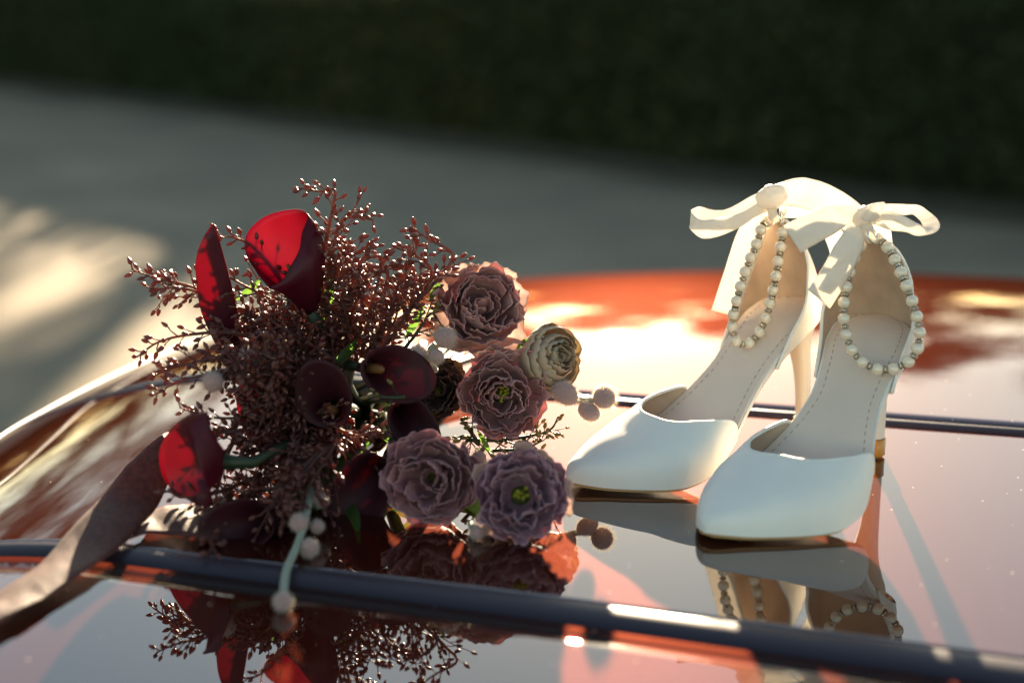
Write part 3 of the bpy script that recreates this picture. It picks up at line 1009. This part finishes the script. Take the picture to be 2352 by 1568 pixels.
def flower(px, py, Y, rpx, face, m, seed, name='lisianthus', closed=0.0, stamens=True, label=None, squash=1.0, whorls=None, wild=1.0, outer=None):
    if py > 800:
        Y = min(Y, plane_y(py + rpx * 0.85))
    c = W(px, py, Y)
    r = rpx / F * (Y * 1.0 / CP)
    X, Yv, Z = frame_of(face, (0.1, 0, 1))
    c = c - Z * r * 0.45
    rg = random.Random(seed)
    core = MB()
    core.ball(c - Z * r * 0.28, r * 0.34, Z, 12, 8, 1.0)
    core.tube([c - Z * r * 0.55, (c - Z * r * 1.3).lerp(HUB, 0.35), HUB], 0.0016, 6)
    fo = core.build(name, SEPAL, bouquet, label=label)
    W_ = whorls or [  # n, r1, h1, wid, curl, back, ruff
        (4, 0.20, 0.78, 0.95, -0.02, -0.10, 0.14),
        (4, 0.36, 0.88, 0.90, 0.00, -0.06, 0.15),
        (5, 0.53, 0.92, 0.85, 0.02, -0.02, 0.14),
        (6, 0.70, 0.88, 0.78, 0.04, 0.00, 0.13),
        (6, 0.86, 0.76, 0.72, 0.06, 0.04, 0.12),
        (6, 0.98, 0.56, 0.80, 0.07, 0.03, 0.09)]
    sd = 0
    for k, (n, r1, h1, wid, curl, back, ruff) in enumerate(W_):
        off = rg.uniform(0, 6)
        for i in range(n):
            sd += 1
            a = off + 2 * math.pi * (i + rg.uniform(-0.3, 0.3)) / n
            jt = rg.uniform(0.88, 1.10) if wild else rg.uniform(0.94, 1.05)
            # every petal leans a little its own way
            Zp = (Z + X * rg.gauss(0, 0.09 * wild) + Yv * rg.gauss(0, 0.09 * wild)).normalized()
            Xp = (X - Zp * X.dot(Zp)).normalized()
            q = petal(c, Xp, Zp.cross(Xp), Zp, a, r * 0.06, r * r1 * jt, (-r * 0.12 if wild else -r * 0.55), r * h1 * rg.uniform(0.78, 1.10) if wild else r * h1 * rg.uniform(0.94, 1.04), wid * (1.14 if wild else 1.0) * rg.uniform(0.85, 1.15),
                      curl, ruff * rg.uniform(0.6, 1.5), seed * 100 + sd, back)
            mm = outer if (outer is not None and k == len(W_) - 1) else m
            o = q.build('petal', mm, fo)
            md = o.modifiers.new('thickness', 'SOLIDIFY'); md.thickness = r * 0.012; md.offset = 0
    if stamens:
        s = MB()
        for i in range(14):
            a = rg.uniform(0, 6.28); rr = r * rg.uniform(0.02, 0.17)
            p0 = c + Z * r * 0.1; p1 = c + (X * math.cos(a) + Yv * math.sin(a)) * rr + Z * r * rg.uniform(0.62, 0.80)
            s.tube([p0, p1], r * 0.012, 4)
            s.ball(p1, r * 0.042, p1 - p0, 6, 4, 1.6)
        s.build('stamens', STAMEN, fo)
    return fo


CAMP = Vector((0, 0, CAMZ))


def toward_cam(px, py, Y, dx=0.0, dz=0.0):
    v = (CAMP - W(px, py, Y)).normalized()
    return (v + Vector((dx, 0, dz))).normalized()


OPENW = [(3, 0.36, 0.55, 0.90, 0.0, 0.0, 0.16), (4, 0.52, 0.80, 0.90, 0.02, 0.0, 0.17), (5, 0.68, 0.88, 0.82, 0.03, 0.02, 0.15), (6, 0.84, 0.80, 0.74, 0.06, 0.04, 0.13), (6, 0.97, 0.60, 0.78, 0.07, 0.03, 0.10), (5, 1.02, 0.34, 0.85, 0.07, 0.03, 0.09)]
BUDW = [(2, 0.16, 1.05, 1.40, 0.02, -0.10, 0.16), (3, 0.34, 1.15, 1.25, 0.02, -0.15, 0.12), (3, 0.54, 1.16, 1.30, 0.02, -0.22, 0.08), (3, 0.76, 1.08, 1.30, 0.04, -0.24, 0.06), (3, 0.94, 1.00, 1.25, 0.10, -0.16, 0.07), (3, 1.0, 0.86, 1.15, 0.12, -0.05, 0.08)]
flower(1105, 705, 1.00, 104, toward_cam(1105, 705, 1.0, 0.25, 0.25), ROSEP, 21, stamens=False, outer=PALE, label='dusty rose lisianthus at the top right of the bouquet, rims glowing')
flower(1150, 905, 0.965, 100, toward_cam(1150, 905, .97, 0.15, -0.05), ROSEP, 22)
flower(1195, 1135, 0.875, 112, toward_cam(1195, 1135, .88, 0.0, 0.05), LILAC, 23, whorls=OPENW, outer=PALE, label='open lilac lisianthus low at the front with yellow green centre')
flower(990, 1100, 0.915, 112, toward_cam(990, 1100, .92, -0.15, -0.1), MAUVE, 24, stamens=False)
flower(1003, 895, 0.985, 72, toward_cam(1003, 895, .98, -0.1, 0.1), GREENP, 25, stamens=False, label='small dusky olive lisianthus between the open ones')
flower(1262, 822, 1.00, 75, toward_cam(1264, 822, 1.0, 0.75, 0.12), CREAM, 26, name='cream_rose', stamens=False, whorls=BUDW, wild=0, label='half closed cream green rose at the right of the bouquet')


def calla(base, mouth, r, tipdir, seed, name='calla_lily', label=None, m_=None, spadix=True, L=None, open_=1.0, curlk=1.0, stem_to=None):
    """base, mouth: world points; r mouth radius; tipdir: where the pointed lip goes"""
    base, mouth = Vector(base), Vector(mouth)
    Z = (mouth - base); Ln = Z.length; Z.normalize()
    X, Yv, Z = frame_of(Z, tipdir)
    rows = []
    NV, NU = 26, 44
    for j in range(NV + 1):
        v_ = j / NV
        row = []
        for i in range(NU + 1):
            a = -math.pi * 1.06 + 2.12 * math.pi * i / NU
            f = ((1 + math.cos(a)) / 2)
            tip = f ** 9
            flare = 0.16 + 0.84 * v_ ** (2.1)
            rr = r * flare * (0.62 + 0.55 * f ** 1.5 * open_) * (1 + 0.05 * math.sin(3 * a + seed))
            rr += r * tip * 0.62 * v_**4
            # one edge rolls under the other
            seam = max(0, abs(a) / math.pi - 0.80)
            rr *= 1 - seam * (1.7 if a > 0 else 0.5) * v_
            h = Ln * v_ * (0.80 + 0.22 * f) - (r * 0.55 * curlk) * max(0, v_ - 0.78) ** 1.5 * 8 * (0.6 - 0.25 * f)
            h += r * tip * 0.35 * v_**6 * curlk
            row.append(base + Z * h + (X * math.cos(a) + Yv * math.sin(a)) * rr)
        rows.append(row)
    m = MB(); m.grid(rows)
    o = m.build(name, m_ or CALLA, bouquet, label=label)
    md = o.modifiers.new('thickness', 'SOLIDIFY'); md.thickness = 0.0006; md.offset = 0
    if spadix:
        s = MB(); s.tube([base, base + Z * Ln * 0.35, base + Z * Ln * 0.75 + X * r * 0.08, base + Z * Ln * 0.82 + X * r * 0.1], [0.002, 0.0034, 0.0026, 0.0008], 8)
        s.build('spadix', SPADIX, o)
    st = MB()
    e = Vector(stem_to) if stem_to is not None else HUB
    st.tube([base + Z * 0.004, base - Z * 0.012, (base - Z * 0.03).lerp(e, 0.4), e], [r * 0.13, 0.0042, 0.004, 0.004], 8)
    st.build('stem', STEMG, o)
    return o


def cone_calla(rim, base, base_r, label, m_=None, bulge=0.10, power=1.5, seed=0, curl=0.0, mid=None):
    """a spathe given by its closed rim (px, py, Y; the first one is the pointed lip) and the foot of its tube"""
    rp = [Vector(W(*p)) for p in rim]
    n = len(rp)
    loop = []
    for i in range(n):
        a, b, c, d = rp[i - 1], rp[i], rp[(i + 1) % n], rp[(i + 2) % n]
        for k in range(6):
            t = k / 6
            # keep the lip sharp
            a_ = a if i != 0 else b * 2 - c
            d_ = d if (i + 1) % n != 0 else c * 2 - b
            loop.append(0.5 * ((2 * b) + (c - a_) * t + (2 * a_ - 5 * b + 4 * c - d_) * t * t + (-a_ + 3 * b - 3 * c + d_) * t**3))
    cen = sum(loop, Vector()) / len(loop)
    ba = Vector(W(*base))
    ax = (cen - ba).normalized()
    md_ = Vector(W(*mid)) if mid else ba.lerp(cen, 0.5)
    rows = []
    NV = 18
    for j in range(NV + 1):
        v_ = j / NV
        ctr = ba * (1 - v_) ** 2 + md_ * 2 * v_ * (1 - v_) + cen * v_ * v_
        row = []
        for i, q in enumerate(loop):
            off = q - cen
            offp = off - ax * off.dot(ax)
            g = v_ ** power * (1 + bulge * math.sin(math.pi * v_) * 1.6)
            foot = offp.normalized() * base_r * (1 - v_)
            rip = 1 + 0.012 * math.sin(i * 0.5 + seed) * v_
            row.append(ctr + foot + (offp * g + ax * off.dot(ax) * v_ ** 2.2) * rip)
        rows.append(row)
    m = MB(); m.grid(rows, close_u=True)
    o = m.build('calla_lily', m_ or CALLA, bouquet, label=label)
    md = o.modifiers.new('thickness', 'SOLIDIFY'); md.thickness = 0.0006; md.offset = 0
    s_ = MB(); s_.tube([ba, ba.lerp(cen, 0.45), ba.lerp(cen, 0.7)], [0.002, 0.0032, 0.001], 8)
    s_.build('spadix', SPADIX, o)
    st = MB(); st.tube([ba + ax * 0.003, ba - ax * 0.015, ba.lerp(HUB, 0.6), HUB], [base_r * 1.02, 0.0030, 0.0028, 0.003], 8)
    st.build('stem', STEMG, o)
    return o


cone_calla([(619, 662, .955), (588, 622, .972), (566, 585, .985), (566, 540, .995), (592, 508, 1.0), (635, 488, 1.0), (682, 480, .995), (706, 496, .98), (694, 535, .965), (686, 575, .955), (668, 612, .95), (646, 645, .95)],
           (712, 712, .985), 0.006, 'red calla at the top of the bouquet glowing in the sun', bulge=0.20, power=1.0, mid=(696, 625, .97))
cone_calla([(491, 513, .965), (470, 540, .962), (453, 580, .962), (450, 630, .965), (458, 690, .972), (480, 720, .985), (512, 700, .99), (514, 650, .985), (498, 610, .98), (480, 570, .972), (479, 540, .968)],
           (535, 815, .985), 0.005, 'slim red calla standing at the left with a curled tip', bulge=0.1, power=0.6)
cone_calla([(476, 945, .825), (428, 957, .838), (390, 988, .845), (367, 1035, .848), (369, 1078, .848), (390, 1117, .842), (428, 1146, .83), (474, 1163, .815), (488, 1140, .807), (470, 1100, .803), (456, 1055, .803), (446, 1010, .806), (438, 975, .812)],
           (515, 1060, .825), 0.005, 'bright red calla low at the left edge of the bouquet', bulge=0.0, power=0.9, mid=(480, 1062, .818))
# callas facing the camera, most with the shade put into their colour
calla(W(775, 940, .93), W(752, 945, .875), 0.0180, Vector((-0.02, 0, 0.06)), 4, m_=CALLA_SHADE, label='maroon calla coloured dark for shade, facing the camera in the middle')
calla(W(820, 842, .955), W(888, 848, .90), 0.0185, Vector((0.06, 0, -0.02)), 5, m_=CALLA_SHADE, label='calla coloured dark for shade, with a yellow spadix spreading to the right')
calla(W(640, 850, .98), W(590, 915, .93), 0.0190, Vector((0.0, 0, -0.06)), 6, label='red calla behind the twigs, its tip hanging down')
calla(W(690, 1170, .85), W(560, 1208, .805), 0.0165, Vector((-.05, 0, -.01)), 7, m_=CALLA_SHADE, spadix=False, label='calla coloured dark for shade, lying lowest at the front left')
calla(W(900, 1020, .91), W(845, 1110, .845), 0.0200, Vector((-.03, 0, -.05)), 8, m_=CALLA_SHADE, spadix=False, label='maroon calla coloured dark for shade, hanging beside the mauve lisianthus')
calla(W(900, 920, .95), W(938, 962, .89), 0.0150, Vector((0.03, 0, -0.04)), 9, m_=CALLA_SHADE, spadix=False)

# fuzzy willow buds
def fuzzy_mesh(nm, st, seed):
    rg = random.Random(seed)
    m = MB()
    for i in range(1000):
        while True:
            d = Vector((rg.uniform(-1, 1), rg.uniform(-1, 1), rg.uniform(-1, 1)))
            if 0.1 < d.length < 1:
                break
        d.normalize()
        p = Vector((d.x, d.y, d.z * st)) * 0.84
        tang = d.orthogonal().normalized() * 0.013
        tang.rotate(Matrix.Rotation(rg.uniform(0, 6.28), 3, d))
        tip = p + d * rg.uniform(0.18, 0.42) + Vector((rg.gauss(0, .06), rg.gauss(0, .06), rg.gauss(0, .06) + 0.08))
        m.add([p - tang, p + tang, tip], [(0, 1, 2)])
    me = m.mesh(nm, smooth=False)
    return me


FZ = [fuzzy_mesh('fuzz', 1.0, 1), fuzzy_mesh('fuzz', 1.35, 2)]
cm = MB(); cm.ball((0, 0, 0), 0.86, n=18, m=12); CORE = [cm.mesh('core')]
cm = MB(); cm.ball((0, 0, 0), 0.86, n=18, m=12, stretch=1.35); CORE.append(cm.mesh('core'))
for c_ in CORE:
    c_.materials.append(FUZZC)
for c_ in FZ:
    c_.materials.append(FUZZ)


def willow(path, buds, m=None):
    """path: (px,py,Y) of the stem; buds: (px,py,Y,rpx,long,(dx,dz))"""
    b = MB()
    b.tube([Vector(p) for p in crom([tuple(W(*p)) for p in path], 5)], 0.0021, 7)
    st = b.build('willow_stem', m or WILLOW, bouquet)
    for (px, py, Y, rp, lg, d) in buds:
        r = rp / F * Y
        q = Vector((d[0], -0.15, d[1])).normalized().to_track_quat('Z', 'Y')
        c = child_at('fuzzy_bud', FZ[lg], None, st, W(px, py, Y), rot=q, scale=(r, r, r))
        k = bpy.data.objects.new('core', CORE[lg])
        COL.objects.link(k)
        k.parent = st
        k.name = 'bud_core'
        k.location = c.location; k.rotation_mode = 'QUATERNION'; k.rotation_quaternion = q; k.scale = (r, r, r)
    return st


willow([(700, 800, 1.0), (640, 815, .985), (575, 835, .925), (500, 872, .885)], [(570, 820, .915, 25, 0, (0, 1)), (490, 877, .87, 27, 0, (-1, 0)), (652, 800, .99, 20, 0, (0, 1))])
willow([(1000, 850, .97), (985, 812, .945), (1000, 790, .945)], [(960, 812, .935, 25, 0, (-1, 0)), (1022, 777, .935, 28, 0, (1, 1)), (1003, 818, .925, 20, 0, (0, -1))])
willow([(1215, 885, .985), (1255, 898, .985), (1330, 918, .985), (1365, 918, .985)], [(1298, 903, .975, 29, 1, (-.5, .4)), (1388, 912, .98, 30, 0, (1, .1)), (1353, 945, .978, 24, 1, (-.8, .5))])
willow([(715, 1120, .85), (702, 1190, .81), (684, 1250, .785), (658, 1310, .76), (650, 1372, .74)], [(687, 1201, .80, 25, 0, (0, 1)), (728, 1208, .81, 19, 0, (1, 0)), (711, 1257, .785, 26, 0, (0, -1)), (650, 1380, .725, 27, 0, (0, -1)), (735, 1147, .835, 23, 0, (1, 0))])
willow([(1110, 1090, .95), (1102, 1070, .95), (1098, 1030, .95)], [(1100, 1058, .945, 22, 1, (0, 1))])
willow([(1080, 1200, .93), (1092, 1225, .90)], [(1094, 1222, .895, 18, 0, (0, -1))])

# budded twigs
bd = MB(); bd.ball((0, 0, 0), 1.0, n=8, m=7, stretch=1.45, point=0.55); bd.tube([(0, 0, -2.3), (0, 0, -1.2)], [0.13, 0.2], 5)
BUDM = bd.mesh('bud'); BUDM.materials.append(BUD)
BUDMG = BUDM.copy(); BUDMG.materials.clear(); BUDMG.materials.append(BUDG)
nbud = [0]
stuffR = MB(); stuffG = MB()
BV = [Vector(v.co) for v in BUDM.vertices]; BF = [tuple(p.vertices) for p in BUDM.polygons]


def twig(path, seed, r=0.00185, gap=0.0075, ped=0.0068, sub=0, green=False, stem_r=0.0011, single=0.0, spread=1.0, startbud=0.0):
    """a spray: tip first, then back to the hub. path (px,py,Y)"""
    rg = random.Random(seed)
    pts = [Vector(p) for p in crom([tuple(W(*p)) for p in path], 8)]
    b = MB()
    b.tube(pts, [stem_r * (0.45 + 0.9 * i / len(pts)) for i in range(len(pts))], 6)
    spots = []
    L = 0.0; nxt = 0.001
    total = sum((q - p).length for p, q in zip(pts, pts[1:]))
    k = 0
    ang = rg.uniform(0, 6)
    for i in range(len(pts) - 1):
        seg = (pts[i + 1] - pts[i])
        while nxt < L + seg.length:
            p = pts[i] + seg * ((nxt - L) / seg.length)
            tg = -seg.normalized()
            u = tg.orthogonal().normalized(); w = tg.cross(u)
            ang += 2.4
            d = (u * math.cos(ang) + w * math.sin(ang))
            frac = nxt / total
            if frac < 1 - startbud:
                pl = ped * (0.55 + 0.9 * min(frac * 2.5, 1)) * rg.uniform(0.7, 1.2) * spread
                e = p + d * pl * 0.8 + tg * pl * 0.62
                if sub and frac > 0.12 and rg.random() < 0.75:
                    # side branchlet with several buds
                    pl2 = pl * rg.uniform(1.8, 3.2)
                    e = p + d * pl2 * 0.75 + tg * pl2 * 0.7 + Vector((0, 0, -0.001))
                    b.tube([p, p.lerp(e, 0.5) + tg * 0.0008, e], [stem_r * 0.5, stem_r * 0.42, stem_r * 0.3], 4, cap=False)
                    nb = rg.randint(4, 7)
                    for z in range(nb):
                        t = (z + 0.8) / nb
                        q = p.lerp(e, t)
                        a2 = rg.uniform(0, 6.28)
                        d2 = (u * math.cos(a2) + w * math.sin(a2)) * 0.8 + (e - p).normalized() * 0.6
                        q2 = q + d2.normalized() * ped * rg.uniform(0.4, 0.75)
                        if z == nb - 1:
                            q2 = e + (e - p).normalized() * ped * 0.3
                        b.tube([q, q2], stem_r * 0.28, 4, cap=False)
                        spots.append((q2, (q2 - q).normalized() + Vector((0, 0, -0.12)), r * rg.uniform(0.75, 1.1)))
                else:
                    b.tube([p, p.lerp(e, 0.55) + tg * 0.0006, e], [stem_r * 0.42, stem_r * 0.36, stem_r * 0.3], 4, cap=False)
                    spots.append((e, (e - p).normalized() + tg * 0.2, r * rg.uniform(0.8, 1.15)))
            nxt += gap * rg.uniform(0.7, 1.3) * (0.7 + 0.3 * min(frac * 4, 1))
        L += seg.length
    o = b.build('budded_twig', STEMG if green else TWIG, bouquet)
    for (p, d, rr) in spots:
        q = d.normalized().to_track_quat('Z', 'Y')
        c = p + d.normalized() * rr * 1.2
        if nbud[0] < 300 and rg.random() < single:
            nbud[0] += 1
            child_at('bud', BUDMG if green else BUDM, None, o, c, rot=q, scale=(rr, rr, rr))
        else:
            tgt = stuffG if green else stuffR
            mtx = q.to_matrix()
            tgt.add([c + mtx @ (v * rr) for v in BV], BF)
    return o


T = [
    ([(302, 618, .985), (360, 640, .985), (430, 655, .985), (520, 692, .985), (620, 742, .985), (760, 830, 1.0)], 1, 0, 0.75),
    ([(345, 665, .99), (420, 662, .99), (500, 690, 1.0), (640, 760, 1.01)], 2, 1, 0.4),
    ([(314, 820, .93), (365, 785, .93), (440, 768, .93), (540, 765, .95), (700, 800, .99)], 3, 0, 0.7),
    ([(352, 908, .875), (400, 880, .875), (470, 862, .88), (560, 850, .92), (700, 850, .98)], 4, 0, 0.6),
    ([(350, 860, .89), (420, 838, .89), (520, 820, .91), (680, 820, .99)], 41, 1, 0.35),
    ([(492, 540, .99), (545, 548, .99), (600, 580, 1.0), (680, 660, 1.01), (770, 780, 1.01)], 5, 0, 0.5),
    ([(505, 625, .98), (560, 655, .98), (640, 700, .99), (760, 800, 1.0)], 6, 1, 0.3),
    ([(686, 432, .99), (735, 440, .99), (768, 436, .985), (766, 470, .985), (752, 540, .985), (735, 640, .99), (770, 800, 1.0)], 7, 0, 0.7),
    ([(858, 506, .99), (820, 488, .985), (790, 500, .985), (768, 560, .985), (752, 680, .99), (780, 820, 1.0)], 8, 1, 0.5),
    ([(860, 560, 1.0), (830, 600, 1.0), (800, 680, 1.0), (800, 800, 1.0)], 9, 1, 0.4),
    ([(945, 522, .99), (985, 550, .99), (1040, 585, .99), (1005, 640, .985), (940, 715, .985), (870, 820, .99)], 10, 0, 0.6),
    ([(905, 568, 1.0), (960, 590, 1.0), (990, 640, 1.0), (900, 760, 1.0)], 11, 1, 0.4),
    ([(880, 590, .99), (870, 640, .985), (850, 720, .985), (830, 820, .99)], 12, 1, 0.3),
    ([(980, 620, 1.01), (930, 660, 1.0), (880, 740, 1.0), (850, 840, 1.0)], 13, 1, 0.3),
    ([(412, 935, .865), (470, 955, .865), (540, 960, .88), (640, 950, .97), (740, 950, .98)], 14, 0, 0.5),
    ([(440, 990, .855), (500, 995, .86), (570, 985, .88), (680, 970, .97)], 15, 1, 0.3),
    ([(378, 1125, .83), (430, 1142, .825), (500, 1130, .84), (600, 1090, .90)], 16, 0, 0.5),
    ([(487, 1265, .83), (490, 1190, .845), (505, 1100, .86), (540, 1010, .89), (620, 930, .93)], 17, 0, 0.3),
    ([(880, 985, .88), (820, 1000, .885), (760, 975, .89), (700, 945, .90), (640, 890, .92)], 18, 1, 0.3),
    ([(860, 1075, .89), (830, 1020, .89), (780, 985, .90)], 19, 0, 0.1),
    ([(560, 880, .93), (600, 905, .925), (650, 935, .92), (720, 960, .92)], 20, 1, 0.2),
    ([(520, 1060, .93), (580, 1040, .93), (650, 1010, .94), (740, 980, .96)], 21, 1, 0.2),
    ([(560, 1130, .92), (620, 1100, .92), (690, 1060, .93), (780, 1000, .95)], 22, 1, 0.2),
    ([(640, 1140, .93), (690, 1110, .93), (740, 1060, .94), (800, 1000, .96)], 23, 1, 0.1),
    ([(480, 1170, .91), (540, 1150, .91), (610, 1120, .92)], 24, 1, 0.1),
    ([(540, 700, .98), (600, 740, .98), (680, 790, .98), (780, 860, .98)], 25, 1, 0.2),
    ([(640, 660, .99), (680, 700, .99), (730, 760, .99), (790, 850, .99)], 26, 1, 0.2),
    ([(480, 740, .97), (560, 770, .97), (650, 800, .97), (760, 860, .98)], 27, 1, 0.2),
    ([(790, 560, 1.0), (800, 640, 1.0), (810, 740, 1.0), (820, 840, 1.0)], 28, 1, 0.1),
    ([(700, 600, 1.0), (720, 680, 1.0), (760, 780, 1.0)], 29, 1, 0.1),
    ([(920, 640, 1.0), (900, 700, .99), (870, 780, .99)], 30, 1, 0.1),
    ([(960, 700, .98), (920, 730, .975), (880, 790, .97), (850, 850, .97)], 31, 1, 0.1),
    ([(600, 720, .96), (660, 760, .96), (730, 800, .965), (800, 850, .97)], 32, 1, 0.1),
    ([(520, 850, .96), (600, 860, .96), (700, 870, .965), (800, 900, .97)], 33, 1, 0.1),
]
for path, sd, sub, sg in T:
    twig(path, sd, sub=sub, single=sg, gap=0.0036 if not sub else 0.0044)
# random filler behind
rg = random.Random(77)
for k in range(46):
    a = R(rg.uniform(40, 270))
    tx = 760 + 290 * math.cos(a) * rg.uniform(0.35, 1.0); ty = 850 - 270 * math.sin(a) * rg.uniform(0.3, 1.0)
    Yt = rg.uniform(0.97, 1.05)
    if tx < 580 and ty > 780:
        Yt = 0.89
    if ty > 1000:
        Yt = rg.uniform(0.92, 0.96)
    twig([(tx, ty, Yt), (tx * .66 + 800 * .34 + rg.uniform(-20, 20), ty * .66 + 900 * .34, Yt), (tx * .3 + 800 * .7, ty * .3 + 900 * .7, 1.0)], 100 + k, sub=1, single=0.0, gap=0.0055)
for k in range(20):
    tx = rg.uniform(520, 760); ty = rg.uniform(930, 1190)
    Yt = min(0.92, plane_y(ty + 40)) - rg.uniform(0.0, 0.03)
    twig([(tx, ty, Yt), (tx * .7 + 800 * .3, ty * .7 + 960 * .3, Yt + .02), (tx * .35 + 810 * .65, ty * .35 + 950 * .65, Yt + .05)], 200 + k, sub=1, single=0.0, gap=0.0055, r=0.0018)
# olive-gold sprays at the right and below
twig([(1283, 955, .965), (1265, 985, .965), (1220, 1000, .965), (1150, 1010, .965), (1070, 1010, .97)], 60, sub=1, green=True, single=0.3, r=0.0016, gap=0.006)
twig([(1250, 1010, .96), (1200, 1030, .96), (1120, 1035, .965)], 61, sub=1, green=True, single=0.2, r=0.0016, gap=0.006)
twig([(1040, 1010, .965), (1070, 1000, .965), (1100, 1020, .965), (1060, 960, .975)], 62, sub=1, green=True, r=0.0018, gap=0.006)
twig([(855, 905, .885), (880, 912, .89), (930, 912, .90)], 63, green=True, single=0.6, r=0.0017, gap=0.005)
twig([(1010, 740, .99), (990, 720, .99), (960, 760, .99), (930, 800, .99)], 64, sub=1, green=True, r=0.0014, gap=0.007)
stuffR.build('small_buds', BUD, bouquet, kind='stuff')
stuffG.build('olive_buds', BUDG, bouquet, kind='stuff')


def leaf(p0, p1, wpx, seed, bend_=0.004, m=None):
    a, b = W(*p0), W(*p1)
    Y = (p0[2] + p1[2]) / 2
    w = wpx / F * Y
    d = (b - a)
    side = d.cross(Vector((0, -1, 0.25))).normalized()
    nn = d.cross(side).normalized()
    rows = []
    rg = random.Random(seed)
    for i in range(13):
        t = i / 12
        ww = w * math.sin(math.pi * min(0.03 + t * 0.97, 1)) ** 0.8 * (1.15 - 0.4 * t)
        c = a + d * t + nn * bend_ * math.sin(math.pi * t)
        rows.append([c + side * ww * u + nn * (abs(u) * w * 0.35) for u in (-1, -.6, -.2, 0, .2, .6, 1)])
    mb = MB(); mb.grid(rows)
    return mb.build('leaf', m or LEAF, bouquet)


leaf((690, 945, .90), (748, 948, .885), 8, 1)
leaf((800, 1040, .94), (640, 1185, .88), 16, 2)
leaf((850, 1010, .95), (720, 1150, .90), 20, 3)
leaf((760, 640, .98), (738, 760, .99), 12, 4)
leaf((985, 690, .99), (1010, 650, .985), 9, 5)
leaf((930, 780, .98), (975, 700, .975), 9, 6)
leaf((1185, 810, .99), (1215, 780, .985), 11, 7)
leaf((540, 690, .99), (600, 640, .98), 8, 8)
leaf((760, 850, .96), (820, 780, .95), 12, 9)
leaf((930, 1030, .95), (880, 1160, .91), 24, 10)
leaf((1010, 1000, .97), (900, 960, .93), 24, 11)
leaf((760, 1130, .93), (820, 1215, .90), 22, 12)
leaf((1130, 1050, .95), (1095, 985, .95), 7, 13)
leaf((870, 1000, .97), (960, 1010, .94), 26, 14)
leaf((1040, 1130, .94), (1130, 1210, .91), 22, 15)
# stem bundle, bound, lying on the car behind the flowers
sb_ = MB()
rg = random.Random(5)
tail = Vector((HUB.x + 0.05, HUB.y + 0.17, TOP + 0.016))
for k in range(22):
    o1 = Vector((rg.gauss(0, .008), rg.gauss(0, .004), rg.gauss(0, .006)))
    o2 = Vector((rg.gauss(0, .013), rg.uniform(-.03, .03), abs(rg.gauss(0, .006))))
    sb_.tube([HUB + o1 * 1.5, HUB.lerp(tail, 0.5) + o1, tail + o2], 0.0028, 6)
sb = sb_.build('stem_bundle', STEMG, bouquet)

# plum ribbon
rb = band([(400, 990, .93, 420, 1075, .885), (362, 1004, .90, 395, 1092, .868), (300, 1060, .865, 360, 1165, .84), (240, 1130, .845, 300, 1232, .805), (170, 1208, .815, 232, 1288, .775), (92, 1292, .775, 150, 1342, .745), (10, 1352, .742, 66, 1392, .722), (-70, 1390, .722, -10, 1432, .702), (-160, 1420, .705, -100, 1470, .685)],
          PLUM, 'ribbon', bouquet, wave=0.0012, cross=8, crinkle=0.25)
band([(262, 1262, .795, 300, 1236, .805), (285, 1240, .805, 320, 1205, .825), (330, 1228, .812, 350, 1172, .845), (385, 1226, .812, 400, 1160, .85), (440, 1234, .81, 465, 1150, .855), (500, 1238, .81, 530, 1140, .86)],
     PLUM, 'ribbon', bouquet, wave=0.0012, cross=8, crinkle=0.25)
